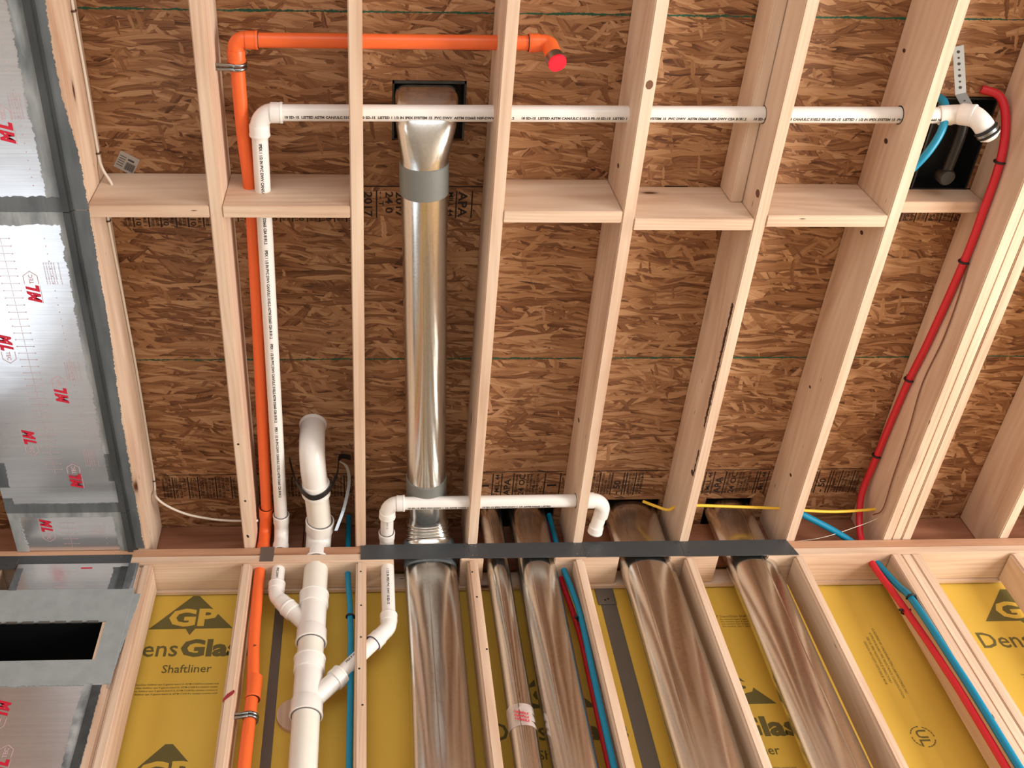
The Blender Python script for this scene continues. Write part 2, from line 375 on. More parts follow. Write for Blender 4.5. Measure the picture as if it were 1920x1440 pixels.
# ---------------------------------------------------------------- subfloor sheets
HOLE_BOOT = (.074, .296, .977, 1.165); HOLE_TUB = (1.755, 1.945, 1.012, 1.33)
SLOT = [(.435, .735, 2.655, 2.80), (.93, 1.155, 2.655, 2.80), (1.34, 1.53, 2.655, 2.80)]
YB = [-4.6, -1.633, -.427, G1, G2, 2.80]
ROW = ['strip behind the row of blocking, crossed by the orange sprinkler pipe', 'wide sheet with the blocking below it, between the two green joint lines', 'narrow sheet above the wall plate, beside the duct openings']
sheets = []
for i in range(5):
    hs = [h for h in SLOT + [HOLE_BOOT, HOLE_TUB] if h[2] < YB[i + 1] and h[3] > YB[i]]
    bm = holes_slab(-3.6, 4.6, YB[i] + (.001 if i else 0), YB[i + 1] - .001, HO, HO + .018, hs)
    o = link('subfloor_sheet', bm, OSB); lb = ['strand board subfloor sheet farthest back over the camera', 'strand board subfloor sheet overhead behind the camera, second from the back', 'strand board subfloor sheet at the top edge of the photo, past the upper green line',
        'strand board subfloor sheet between the two green joint lines, blocking fixed under it', 'strand board subfloor sheet between the lower green line and the wall plate'][i]
    tag(o, lb, 'subfloor', 'strand board subfloor sheets'); sheets.append(o)
for y_, par in ((G1, sheets[2]), (G2, sheets[3])):
    jag('edge_paint', 0, y_ - .0025, y_ + .0025, -1.5, 4.0, HO + .0002, 2, GREEN, par, .0030, .0030, .005, .0006, seed=int(y_ * 100))
# mill stamps on the underside
Zp = HO - .0008; DN = (0, 1, 0)
def stamp_cols(P_, x0, x1, y0, y1, ccw, cols, seed):
    rnd = random.Random(seed); xx = x0
    r, t = ((0, -1, 0), (-1, 0, 0)) if ccw else ((0, 1, 0), (1, 0, 0))
    while xx < x1:
        for st, size in cols:
            if xx >= x1: break
            if st == '|':
                P_.quad((xx + .004, y0, Zp), (1, 0, 0), (0, 1, 0), -.0022, .0022, .002, (y1 - y0) - .002); xx += .011
            else:
                O = (xx + size * .78, y1 - .006, Zp) if ccw else (xx, y0 + .006, Zp)
                vs, fs = text_geo(st, size, size * .02); wd = max(v.x for v in vs); sx = min(1.25, (y1 - y0 - .012) / wd)
                for v in vs: v.x *= sx
                P_.put((vs, fs), O, r, t); xx += size * .98
small = ['THE ENGINEERED WOOD', 'RATED STURD-I-FLOOR', 'SIZED FOR SPACING', 'TONGUE AND GROOVE', 'EXPOSURE 1', 'THICKNESS 0.703 IN', 'PRP-108 HUD-UM-40', 'PS 2-10 23/32 CAT', 'PANEL GRADE FLOOR']
P1 = Print()
P1.quad((0, 1.318, Zp), (1, 0, 0), (0, 1, 0), -.80, 2.0, -.002, .002)
c1 = [('2017', .034), ('|', 0), ('- - T', .02), ('24 O', .032), ('MILL 44', .02), ('|', 0), (small[5], .012), (small[0], .012), ('|', 0), ('APA', .040), ('|', 0), (small[1], .012), (small[2], .014), ('|', 0)]
stamp_cols(P1, -.012, .09, 1.33, 1.43, False, [('2017', .036), ('|', 0), ('- - T', .022), ('24 0', .034)], 1)
stamp_cols(P1, .247, .338, 1.33, 1.43, False, [('|', 0), ('MILL 44', .021), ('|', 0), ('APA', .040), ('|', 0)], 1)
c2 = [(small[0], .014), (small[3], .014), ('|', 0), ('PS 2-10', .024), (small[4], .014), ('|', 0)]
stamp_cols(P1, -.78, -.47, 1.36, 1.465, False, c2, 2); stamp_cols(P1, -.42, -.06, 1.36, 1.445, False, c2[::-1], 2)
stamp_cols(P1, 1.64, 1.95, 1.35, 1.44, True, c2, 3)
P1.quad((.98, 1.316, Zp), (1, 0, 0), (0, 1, 0), -.03, .045, -.004, .006)
P1.done('mill_stamp', INK, sheets[3])
P2 = Print()
c3 = [(small[i], .0125) for i in (0, 1, 6)] + [('|', 0)] + [(small[i], .015) for i in (2, 5)] + [('PS 2-10', .018), ('|', 0)] + [(small[i], .0135) for i in (3, 7)] + [('|', 0), (small[4], .02)]
stamp_cols(P2, -.79, -.48, 2.515, 2.628, False, c3, 5); stamp_cols(P2, -.42, -.30, 2.515, 2.628, False, c3, 6); stamp_cols(P2, -.30, -.07, 2.515, 2.628, False, c3, 6)
c4 = [('|', 0), ('  1  ', .05), ('|', 0), ('- MILL 44', .024), ('|', 0), ('APA', .036), ('|', 0), (small[1], .012), ('24 OC', .032), (small[2], .013), (small[3], .013), (small[4], .013), (small[5], .013), ('- - C', .018)]
stamp_cols(P2, .415, .745, 2.512, 2.632, True, c4, 7)
c5 = [('|', 0)] + [(small[i], .0125) for i in (0, 1)] + [('|', 0), (small[2], .0125), (small[6], .014), (small[7], .0125), ('|', 0), (small[3], .0125), (small[4], .0125), (small[5], .0125), ('|', 0), ('- 50', .036), ('|', 0)]
stamp_cols(P2, .81, 1.06, 2.512, 2.632, True, c5, 8)
stamp_cols(P2, 1.24, 1.28, 2.512, 2.632, False, [('|', 0), ('   A ', .036), ('|', 0)], 9)
stamp_cols(P2, 1.30, 1.57, 2.512, 2.632, True, [('|', 0), ('|', 0)] + c4[3:], 10)
stamp_cols(P2, 1.63, 1.93, 2.512, 2.632, True, c5, 11)
for a, b_ in ((-.80, -.07), (.41, .75), (.81, 1.16), (1.22, 1.57), (1.63, 1.94)): P2.quad((0, 2.506, Zp), (1, 0, 0), (0, 1, 0), a, b_, -.0016, .0016)
P2.quad((2.21, 2.53, Zp), (1, 0, 0), (0, 1, 0), 0, .004, 0, .05)
P2.done('mill_stamp', INK, sheets[4])
# sticker with a bar code
st = Print(); rr = Vector((.036, .021, 0)).normalized(); tt = Vector((rr.y, -rr.x, 0)); O = Vector((-.785, 1.254, HO - .0009))
st.quad(O, rr, tt, 0, .062, 0, .060); sto = st.done('sticker', LABELW, sheets[3])
s2 = Print(); O2 = O + Vector((0, 0, -.0004))
for i in range(14): s2.quad(O2, rr, tt, .030 + i * .0021, .0311 + i * .0021 + (i % 3) * .0003, .008, .034)
for i in range(5): s2.quad(O2, rr, tt, .004, .024, .012 + i * .008, .0145 + i * .008)
s2.quad(O2, rr, tt, .03, .05, .040, .046); s2.done('bar_code_print', INKG, sto)

# ---------------------------------------------------------------- floor joists
names = ['hidden behind the foil panels at far left', 'with grey sealant along its edge, beside the foil panels', 'just left of the orange pipe run, leftmost fully bare one', 'nearly edge-on, between the white pipe and the round duct', 'just right of the round duct', 'with a big dark knot near the top, third from the round duct side',
         'with a sister board fixed to its left side', 'just left of the black tub box', None, 'at the right edge of the photo, lower corner', 'beyond the right edge of the photo, nearest', 'beyond the right edge of the photo, second', 'beyond the right edge of the photo, last']
names[5] = 'with a big dark knot near its top'
J = []
for i, xj in enumerate(JX):
    if i == 8:
        for k_ in range(3):
            board('floor_joist', xj + k_ * T, xj + (k_ + 1) * T - .0012, -4.6, 2.772, HB + (0, .003, .001)[k_], HO, WY, ['left ply of the triple joist, red pipe clipped along it', 'middle ply of the triple joist', 'right ply of the triple joist, brightest edge'][k_], 'joist', 'fir floor joists')
        continue
    J.append(board('floor_joist', xj, xj + T, -4.6, 2.772, HB, HO, WY, 'fir floor joist ' + names[i], 'joist', 'fir floor joists'))
board('sister_board', JX[6] - T, JX[6] - .0012, -.4, 1.315, 4.205, HO, WXD if False else WY, 'short fir board fixed to the left side of a joist, ending at the blocking', 'board')
# knots and nail heads the photo shows
def disc(name, p, nrm, r, mat, parent, th=.001, sy=1.0):
    p, nrm = Vector(p), Vector(nrm).normalized(); bm = bmesh.new(); sweep(bm, [p, p + nrm * th], r, 14, ry=r * sy, flat_dir=(0, 1, 0) if abs(nrm.y) < .9 else (0, 0, 1)); return link(name, bm, mat, parent, False)
KNOT = simple('knot_wood', srgb(112, 74, 54), .6, var=.25)
disc('knot', (.762 + .019, .905, HB), (0, 0, -1), .013, KNOT, J[5], .0006, .8)
for xx, yy in ((.765, 2.45),): pass
for xx, yy in ((-.448, 2.17), (-.443, 2.43), (-.447, 2.60), (-.445, 2.606)): disc('nail_hole', (xx, yy, HB), (0, 0, -1), .004, INK, J[2], .0006)

BARK = simple('dark_bark', srgb(70, 44, 34), .8, var=.4)
jag('bark_streak', 1, HB + .006, HB + .022, 1.62, 2.12, 1.167 + .0006, 0, BARK, J[6], .006, .007, .004, .001, 61)
jag('bark_streak', 1, HB + .004, HB + .014, 2.22, 2.34, 1.167 + .0006, 0, BARK, J[6], .003, .006, .004, .001, 62)
disc('knot', (1.167, 2.335, HB + .02), (-1, 0, 0), .010, BARK, J[6], .0012, 1.3); disc('knot', (1.167, 1.24, HB + .02), (-1, 0, 0), .012, KNOT, J[6], .0012, 1.2)
for yy, zz, rr_ in ((1.12, .14, .008), (1.42, .12, .007), (2.42, .1, .006), (2.05, .15, .005), (.86, .19, .006)): disc('knot', (1.578, yy, HB + zz), (-1, 0, 0), rr_, BARK, J[7], .0008, 1.4)
for yy, zz, rr_ in ((1.2, .13, .007), (2.2, .16, .008)): disc('knot', (.762, yy, HB + zz), (-1, 0, 0), rr_, BARK, J[5], .0008, 1.4)
# blocking
blk = [(-.816, -.465, 1.277, HB, 'leftmost fir block, a white cable going up through it'), (-.427, -.052, 1.277, HB, 'fir block pierced by the orange and white pipes'), (.403, .762, 1.291, HB, 'fir block right of the round duct'),
       (.80, 1.167, 1.315, HB, 'fir block meeting the end of the sister board'), (1.205, 1.578, 1.303, HB, 'fir block with a dark knot on its left end, left of the black tub box'), (1.616, 1.957, 1.32, 4.225, 'small shallow fir block under the black tub box'),
       (2.071, 2.415, 1.30, HB, 'fir block right of the triple joist')]
for x0, x1, y0, z0, lb in blk:
    board('blocking', x0 + .001, x1 - .001, y0, y0 + T, z0, HO - .001, WX, lb, 'blocking', 'blocking between the joists', bev=.002)

# ---------------------------------------------------------------- wall framing
board('rim_board', -3.6, -.26, 2.773, 2.80, HB, HO, RIM, 'rim board behind the left joist ends', 'rim board')
board('rim_board', 1.535, 4.6, 2.773, 2.80, HB, HO, RIM, 'rim board behind the right joist ends', 'rim board')
board('rim_board', -.258, 1.533, 2.79, 2.80, HB, HO, RIM, 'rim board in shade behind the duct tops', 'rim board')
def plates(x0, x1, side):
    board('top_plate', x0, x1, YF, 2.80, HB - T + .0005, HB - .0005, WXD, 'upper top plate board ' + side, 'top plate', 'top plate boards')
    board('top_plate', x0, x1, YF, 2.80, PB, HB - T - .0005, WX, 'lower top plate board ' + side, 'top plate', 'top plate boards')
plates(-3.6, .088, 'of the left wall run'); plates(.335, .42, 'stub over the stud right of the wide duct'); plates(.684, .926, 'stub beside the blue and red pipes in the middle')
plates(1.115, 1.301, 'stub between the two right ducts'); plates(1.486, 4.6, 'of the right wall run')
board('ledger_strip', -3.6, 4.6, 2.8, 2.822, PB - .006, PB + .07, WX, 'thin pale wood strip under the back of the top plate', 'strip')
sn = ['left of the air opening', 'right of the air opening, grey sealant on it', 'with a red pencil mark, left of the orange pipe', 'in front of the blue pipe and white branch pipe', 'just right of the widest duct', 'beside the blue pipe, left of the steel clip', 'between the two right ducts', 'right of the last duct', None, 'at the right edge of the photo', 'beyond the right edge, nearest', 'beyond the right edge, last']
ST = {}
for i, xs_ in enumerate(SX):
    if i == 8:
        for k_ in range(3): board('wall_stud', xs_ + k_ * T, xs_ + (k_ + 1) * T - .0012, YF + (0, .002, .001)[k_], 2.80, .04, PB - .0006, WZ, ['left', 'middle', 'right'][k_] + ' stud of the triple stud beside the blue and red pipes', 'stud', 'fir wall studs')
        continue
    ST[i] = board('wall_stud', xs_, xs_ + T, YF, 2.80, .04, PB - .0006, WZ, 'fir wall stud ' + sn[i], 'stud', 'fir wall studs', bev=.008)
board('wall_stud', -.863, -.8245, YF + .001, 2.80, .04, PB - .0006, WZ, 'fir wall stud doubled beside the air opening, brushed with grey sealant', 'stud', 'fir wall studs', bev=.008)
board('bottom_plate', -3.6, 4.6, YF, 2.80, 0, .038, WX, 'fir bottom plate along the foot of the wall', 'bottom plate')
mk = Print(); mk.poly((-.446, YF - .0006, 3.435), (1, 0, 0), (0, 0, 1), [(-.018, -.025), (.012, .004), (.017, .014), (.014, .022), (-.006, .006), (-.017, -.012)]); mk.done('red_crayon_mark', simple('crayon', srgb(150, 40, 50), .7), ST[2])
for xx, zz in ((-.032, 3.96), (-.03, 3.80), (-.03, 3.66), (-.035, 3.53), (-.024, 3.39)): disc('nail_hole', (xx, YF, zz), (0, -1, 0), .0035, INK, ST[3], .0006)
for xx, zz in ((.378, 3.83), (.372, 3.95), (.39, 3.6)): disc('nail_hole', (xx, YF, zz), (0, -1, 0), .0035, INK, ST[4], .0006)

# ---------------------------------------------------------------- yellow shaftliner boards
SY = 2.825
xb = [-2.16, -1.55, -.94, -.33, .28, .89, 1.50, 2.11, 2.72, 3.33, 3.94]
def gp(par, cxx, z0, n=3):
    y = SY - .0006; r, t = (1, 0, 0), (0, 0, 1)
    for k_ in range(n):
        P_ = Print(); P3 = Print()
        z = z0 - .626 * k_
        if z < .6: break
        P_.poly((cxx, y, z), r, t, [(-.150, -.155), (-.017, -.155), (0, -.184), (.017, -.155), (.150, -.155), (.012, -.0), (-.012, 0)])
        P3.fit('GP', .108, (cxx - .084, y - .0005, z - .140), r, t, .0042, .175)
        P_.fit('Dens', .100, (cxx - .219, y, z - .276), r, t, .0008, .188)
        P_.fit('Glass', .100, (cxx - .022, y, z - .276), r, t, .0042, .257)
        P_.fit('Shaftliner', .048, (cxx - .072, y, z - .347), r, t, .0004, .17)
        for q in range(4): P_.text('DensGlass Shaftliner type X gypsum board UL ASTM C1658 fire resistant moisture mold'[q * 3:q * 3 + 74], .0092, (cxx - .01, y, z - .398 - q * .013), r, t, .0001, 0, 'CENTER', .95)
        P_.done('printed_lettering', INKY, par); P3.done('printed_initials', YEL, par)
pl = ['leftmost yellow shaftliner board behind the foil wall panel', 'yellow shaftliner board behind the air opening', 'yellow shaftliner board with the GP triangle, in the bay left of the orange pipe', 'yellow shaftliner board behind the white stack and the blue pipe', 'yellow shaftliner board behind the pair of narrow ducts', 'yellow shaftliner board behind the two wide right ducts',
      'yellow shaftliner board with an upright row of faint text, left of the triple stud', 'yellow shaftliner board with the GP triangle at the right edge of the photo', 'yellow shaftliner board beyond the right edge, nearest', 'yellow shaftliner board beyond the right edge, last']
SB = []
for i in range(10):
    if i == 0: SB.append(None); continue
    bm = holes_slab(xb[i] + .001, xb[i + 1] - .001, 0, HO - .003, 0, .025, [(-1.32, -.875, 3.565, 3.76)]); bmesh.ops.transform(bm, matrix=Matrix(((1, 0, 0, 0), (0, 0, 1, SY), (0, 1, 0, 0), (0, 0, 0, 1))), verts=bm.verts)
    o = link('shaftliner_board', bm, YEL); tag(o, pl[i], 'wall board', 'yellow shaftliner boards'); SB.append(o)
gp(SB[2], -.643, 4.006); gp(SB[4], .609, 3.640); gp(SB[5], 1.224, 3.640); gp(SB[7], 2.430, 3.978)
pk = Print(); pk.text('GP DensGlass Shaftliner', .016, (1.345, SY - .0006, 3.862), (1, 0, 0), (0, 0, 1), align='CENTER')
for q in range(4): pk.text('fire resistant type X gypsum', .010, (1.345, SY - .0006, 3.85 - q * .011), (1, 0, 0), (0, 0, 1), align='CENTER')
pk.done('printed_lettering', INKY, SB[5])
pv = Print(); tx = ['CLASSIFIED BY UNDERWRITERS LABORATORIES INC', 'GYPSUM BOARD FIRE RESISTANCE CLASSIFICATION', 'SEE UL FIRE RESISTANCE DIRECTORY', 'DESIGN NO U373 U375 ISSUE 4018']
for q, st_ in enumerate(tx): pv.text(st_, .0125, (1.835 - q * .018, SY - .0006, 3.80 - q * .02), (0, 0, -1), (1, 0, 0), sx=.98)
ci = (1.815, SY - .0006, 3.345)
for ring_r in (.036,):
    for q in range(24):
        if q % 6 == 5: continue
        a0, a1 = 2 * math.pi * q / 24, 2 * math.pi * (q + .8) / 24
        pv.poly(ci, (1, 0, 0), (0, 0, 1), [(ring_r * math.cos(a0), ring_r * math.sin(a0)), ((ring_r + .004) * math.cos(a0), (ring_r + .004) * math.sin(a0)), ((ring_r + .004) * math.cos(a1), (ring_r + .004) * math.sin(a1)), (ring_r * math.cos(a1), ring_r * math.sin(a1))])
pv.text('UL', .05, (ci[0] - .017, ci[1], ci[2] + .028), (0, 0, -1), (1, 0, 0), .001); pv.done('printed_lettering', INKY, SB[6])
# steel studs that clip the board joints
for k_, (xx, lb) in enumerate(((-.33, 'steel stud strip behind the white stack'), (.89, 'steel stud strip with a clip, left of the third wide duct'))):
    t_ = empty('steel_stud', (xx, SY, 0), lb, 'steel stud', 'steel studs on the board joints')
    b = bmesh.new(); w_ = .017 if k_ == 0 else .029; box(b, xx - w_, xx + w_, SY - .003, SY - .0007, 0, 4.02 if k_ == 0 else 4.0, .0005); link('flange', b, STEELD, t_)
    if k_:
        b = bmesh.new(); box(b, xx - .04, xx + .03, SY - .0075, SY - .003, 3.93, 4.035, .001); cl = link('clip', b, STEELD, t_)
        for dx, dz in ((0, .015), (-.02, .09), (.012, .02), (.01, .085)): disc('screw', (xx + dx - .01, SY - .0075, 3.935 + dz), (0, -1, 0), .004, INK, cl, .001)
pg = empty('wood_plug', (-.235, SY, 3.46), 'round pale wood disc fixed on the yellow board behind the white stack', 'wood disc')
b = bmesh.new(); sweep(b, [(-.245, SY - .001, 3.47), (-.245, SY - .018, 3.47)], .062, 30); link('disc', b, WZ, pg, True, None, 40)
for xx, zz, lb in ((-.07, 3.86, 0), (-.068, 3.82, 0)): disc('screw_head', (xx, SY, zz), (0, -1, 0), .004, INKY, SB[3], .001)

# ---------------------------------------------------------------- dark protection straps on the top plate
def strap(x0, x1, z0, z1, lb, slant=0, nails=()):
    t_ = empty('plate_strap', ((x0 + x1) / 2, YF, z0), lb, 'strap', 'dark metal straps nailed across the top plate')
    bm = bmesh.new(); vs = []
    for y in (YF - .0008, YF - .0026):
        for a, b_ in ((x0, z0), (x1, z0), (x1 - slant, z1), (x0, z1)): vs.append(bm.verts.new((a, y, b_)))
    for q in ((0, 1, 2, 3), (7, 6, 5, 4), (0, 4, 5, 1), (1, 5, 6, 2), (2, 6, 7, 3), (3, 7, 4, 0)): bm.faces.new([vs[i] for i in q])
    pl_ = link('plate', bm, STRAP, t_)
    for nx, nz in nails: disc('nail', (nx, YF - .0026, nz), (0, -1, 0), .0028, STEEL, t_, .0012)
    return t_
strap(-.033, .368, 4.018, 4.092, 'dark metal strap under the gore elbow, left end of the long row', 0, [(.352, 4.03), (.352, 4.075)])
strap(.369, .80, 4.016, 4.092, 'dark metal strap above the two narrow ducts', 0, [(.38, 4.03), (.38, 4.08), (.395, 4.03), (.395, 4.075), (.77, 4.03), (.77, 4.08), (.785, 4.03)])
strap(.801, 1.17, 4.014, 4.093, 'dark metal strap above the first wide duct of the right pair', 0, [(.812, 4.035), (.812, 4.08), (1.155, 4.08)])
strap(1.171, 1.603, 4.012, 4.092, 'dark metal strap at the right end of the row with a slanted end', .022, [(1.185, 4.08), (1.19, 4.03), (1.555, 4.08), (1.585, 4.03), (1.57, 4.08)])
strap(-1.27, -.866, 3.992, 4.058, 'dark metal strap across the foil panels at left', -.0, [(-.905, 4.045), (-.885, 4.045), (-.91, 4.01)])
strap(-1.75, -1.272, 3.992, 4.058, 'dark metal strap at the left edge of the photo', 0, [(-1.3, 4.01)])
pt = jag('tape_patch', 2, -.402, -.352, 4.016, 4.089, YF - .0003, 1, STEELD, None, .002, .002); tag(pt, 'grey foil tape patch on the plate above the orange pipe', 'tape')

# ---------------------------------------------------------------- foil faced panels at left
def logo(P_, Pp, Pg, O, r, t):
    O, r, t = Vector(O), Vector(r), Vector(t)
    P_.text('M', .050, O - t * .004, r, t, .0032, .35, sx=.80); P_.text('L', .050, O + r * .038 - t * .004, r, t, .0032, .35, sx=.80)
    h = [(.066, -.008), (.094, -.008), (.110, .012), (.094, .034), (.066, .034)]
    for a, b_ in zip(h, h[1:]):
        d = Vector((b_[0] - a[0], b_[1] - a[1])).normalized() * .0011; n_ = (-d.y, d.x)
        Pp.poly(O, r, t, [(a[0] - n_[0], a[1] - n_[1]), (b_[0] - n_[0], b_[1] - n_[1]), (b_[0] + n_[0], b_[1] + n_[1]), (a[0] + n_[0], a[1] + n_[1])])
    Pp.text('TEC', .018, O + r * .066 + t * .006, r, t, .0003, .0)
    Pp.quad(O, r, t, -.002, .06, -.011, -.0095)
def panel(name, lb, y0, y1, bulge=0):
    t_ = empty(name, (-1.06, (y0 + y1) / 2, HB), lb, 'insulation panel', 'foil faced panels closing the left bay')
    nx, ny = 6, 40; bm = bmesh.new(); top = []; bot = []
    def dz(y, x_): 
        e = (y1 - y); return -.004 - bulge * math.exp(-((e - .09) / .06) ** 2)
    for i in range(ny + 1):
        y = y0 + (y1 - y0) * i / ny; top.append([bm.verts.new((-1.284 + .40 * j / nx, y, HB + .004)) for j in range(nx + 1)]); bot.append([bm.verts.new((-1.284 + .40 * j / nx, y, HB - .004 + dz(y, j))) for j in range(nx + 1)])
    for i in range(ny):
        for j in range(nx):
            bm.faces.new((top[i][j], top[i][j + 1], top[i + 1][j + 1], top[i + 1][j])); bm.faces.new((bot[i][j], bot[i + 1][j], bot[i + 1][j + 1], bot[i][j + 1]))
    for i in range(ny):
        bm.faces.new((top[i][0], top[i + 1][0], bot[i + 1][0], bot[i][0])); bm.faces.new((top[i][nx], bot[i][nx], bot[i + 1][nx], top[i + 1][nx]))
    for j in range(nx):
        bm.faces.new((top[0][j], bot[0][j], bot[0][j + 1], top[0][j + 1])); bm.faces.new((top[ny][j], top[ny][j + 1], bot[ny][j + 1], bot[ny][j]))
    link('foil_face', bm, FOIL, t_, True, None, 40); return t_
ZP = HB - .0095
pa = panel('foil_panel', 'foil faced panel at the top left corner, above the first grey joint', -.3, 1.262)
pb = panel('foil_panel', 'large foil faced panel with red printed logos, darkening at its lower end', 1.318, 2.462, .004)
pc = panel('foil_panel', 'short foil faced panel just above the left strap, one red logo on it', 2.468, 2.655)
up = ((0, -1, 0), (-1, 0, 0)); dn = ((0, 1, 0), (1, 0, 0))
for par, lst in ((pa, [(-.985, 1.085, up), (-1.15, .8, dn)]), (pb, [(-1.008, 1.600, up), (-1.155, 1.715, dn), (-.992, 1.985, up), (-1.155, 2.095, dn), (-1.005, 2.350, up)]), (pc, [(-1.172, 2.500, dn)])):
    P_, Pp, Pg = Print(), Print(), Print(); zz = ZP if par != pb else ZP
    for lx, ly, (r, t) in lst:
        z_ = HB - .0086 - (.0044 if (par is pb and ly > 2.25) else 0)
        logo(P_, Pp, Pg, (lx, ly, z_), r, t); P_.done('printed_logo', REDINK, par); P_ = Print()
    y0, y1 = {id(pa): (.5, 1.22), id(pb): (1.38, 2.30), id(pc): (2.52, 2.64)}[id(par)]
    yy = y0
    while yy < y1:
        Pp.quad((-1.083, yy, HB - .0086), (1, 0, 0), (0, 1, 0), -.024, .024, -.0005, .0005); Pp.quad((-1.083, yy, HB - .0086), (1, 0, 0), (0, 1, 0), -.0005, .0005, 0, .022)
        for dx in (-.026, .026): Pp.quad((-1.083 + dx, yy, HB - .0086), (1, 0, 0), (0, 1, 0), -.0018, .0018, -.0018, .0018)
        Pp.quad((-.955, yy, HB - .0086), (1, 0, 0), (0, 1, 0), -.0016, .0016, -.0016, .0016); yy += .0254
    if par is not pc:
        yy = y0 + .08
        while yy < y1 - .1:
            for q in range(6): Pp.text('FSK FACED DUCT LINER ASTM', .0055, (-.975 + q * .0075 + (.0 if q < 5 else .006), yy, HB - .0086), (0, 1, 0), (1, 0, 0))
            yy += .36
    P_.bm.free(); Pp.done('printed_scale', PINK, par)
# sealant on the overhead panels
def Zc(par, a, b_, y0, y1, mat, jl, jh, seed, z=HB - .0085, nm='sealant', th=.0015): return jag(nm, 1, a, b_, y0, y1, z, 2, mat, par, jl, jh, .0035, th, seed)
for par, y0, y1, sd in ((pa, -.3, 1.290, 1), (pb, 1.292, 2.464, 2), (pc, 2.466, 2.657, 3)):
    Zc(par, -.884, -.8655, y0, y1, BLKM, .0, .0, sd, HB - .008, 'folded_edge', .010)
    Zc(par, -.866, -.857, y0, y1, BLKM, 0, 0, sd, HB - .003, 'edge_flange', .006)
    Zc(par, -.857, (lambda y: -.8300 if y < .72 else (-.832 + .018 * max(0, min(1, (y - .95) / .15)) - .014 * max(0, min(1, (y - 1.7) / .4)))), y0, y1, MASTIC, 0, .004, sd + 10, HB - .0002)
Zc(pa, -.925, -.885, -.3, 1.262, MASTICW, .006, 0, 21); Zc(pb, -.905, -.885, 1.33, 2.20, MASTICW, .007, 0, 22); Zc(pb, -.905, -.884, 2.2, 2.46, MASTIC, .004, 0, 23)
Zc(pb, -1.2845, -1.250, 2.24, 2.462, MASTIC, .0, .004, 24, HB - .0098); Zc(pc, -1.2845, -1.245, 2.468, 2.657, MASTICW, 0, .007, 25); Zc(pc, -.915, -.884, 2.468, 2.657, MASTICW, .005, 0, 26)
jag('joint_sealant', 0, 1.248, 1.2925, -1.285, -.884, HB - .0085, 2, MASTIC, pa, .006, .001, .008, .003, 31)
jag('joint_sealant', 0, 1.293, 1.335, -1.285, -.884, HB - .0085, 2, MASTICW, pb, .001, .005, .008, .002, 32)
jag('joint_sealant', 0, 2.425, 2.4655, -1.285, -.884, HB - .0095, 2, MASTIC, pb, .003, .000, .008, .003, 33)
jag('joint_sealant', 0, 2.466, 2.489, -1.285, -.884, HB - .0085, 2, MASTICW, pc, .0, .004, .008, .002, 34)

# wall panels and the air opening
WYF = YF - .006
wp = empty('wall_duct_panel', (-1.07, YF, 3.7), 'grey sealed wall panel with a dark rectangular air opening, between the left studs', 'duct panel')
bm = holes_slab(-1.52, -.826, 3.487, 3.889, 0, .006, [(-1.30, -.894, 3.581, 3.742)]); bmesh.ops.transform(bm, matrix=Matrix(((1, 0, 0, 0), (0, 0, 1, WYF - .001), (0, 1, 0, 0), (0, 0, 0, 1))), verts=bm.verts)
link('sealed_frame', bm, MASTICL, wp)
jag('sealant_edge', 0, 3.480, 3.492, -1.52, -.905, WYF - .001, 1, MASTICL, wp, .004, 0, .006, .0012, 41)
jag('sealant_edge', 2, -.828, (lambda z: -.803 - .028 * max(0, min(1, (3.85 - z) / .38))), 3.47, 3.868, YF - .0004, 1, MASTICL, wp, 0, .003, .006, .0015, 42)
bm = bmesh.new()  # dark duct box behind the opening
for q in ((-1.31, -1.30, WYF + .006, 3.2, 3.575, 3.75), (-.894, -.884, WYF + .006, 3.2, 3.575, 3.75), (-1.31, -.884, WYF + .006, 3.2, 3.571, 3.581), (-1.31, -.884, WYF + .006, 3.2, 3.742, 3.752), (-1.31, -.884, 3.19, 3.2, 3.571, 3.752)): box(bm, *q)
link('duct_box', bm, BLK, wp)
b = bmesh.new(); box(b, -.9055, -.894, WYF + .002, YF + .06, 3.581, 3.742, .001); link('wood_return', b, WZ, wp)
bm = bmesh.new()
for q in range(7): box(bm, -1.28 + q * .054, -1.243 + q * .054, WYF - .003, WYF + .002, 3.736, 3.744)
link('bent_tabs', bm, STEELD, wp)
w1 = empty('foil_panel', (-1.07, YF, 3.93), 'small bright foil faced wall panel just under the left strap', 'insulation panel', 'foil faced wall panels')
b = bmesh.new(); box(b, -1.262, -.832, WYF, YF - .0005, 3.889, 4.012); link('foil_face', b, FOIL, w1)
jag('sealant', 2, -.918, -.893, 3.886, 3.992, WYF, 1, MASTIC, w1, .005, 0, .006, .0012, 43); jag('folded_edge', 2, -.893, -.868, 3.886, 3.992, WYF, 1, BLKM, w1, 0, 0, .006, .004, 44); jag('sealant', 2, -.868, -.843, 3.886, 4.01, WYF, 1, MASTIC, w1, 0, .004, .006, .0012, 45)
jag('sealant', 2, -1.262, -1.235, 3.886, 3.992, WYF, 1, MASTIC, w1, 0, .004, .006, .0012, 46)
P_ = Print(); P_.quad((-1.015, WYF - .0006, 3.987), (1, 0, 0), (0, 0, 1), -.02, .02, 0, .006); P_.done('printed_logo', REDINK, w1)
P_ = Print()
for q in range(4): P_.quad((-1.08, WYF - .0006, 3.90 + q * .0254), (1, 0, 0), (0, 0, 1), -.024, .024, -.0005, .0005)
P_.done('printed_scale', PINK, w1)
w2 = empty('foil_panel', (-1.1, YF, 3.0), 'large foil faced wall panel below the air opening with red logos', 'insulation panel', 'foil faced wall panels')
b = bmesh.new(); box(b, -1.52, -.852, WYF, YF - .0005, 1.2, 3.487); link('foil_face', b, FOIL, w2)
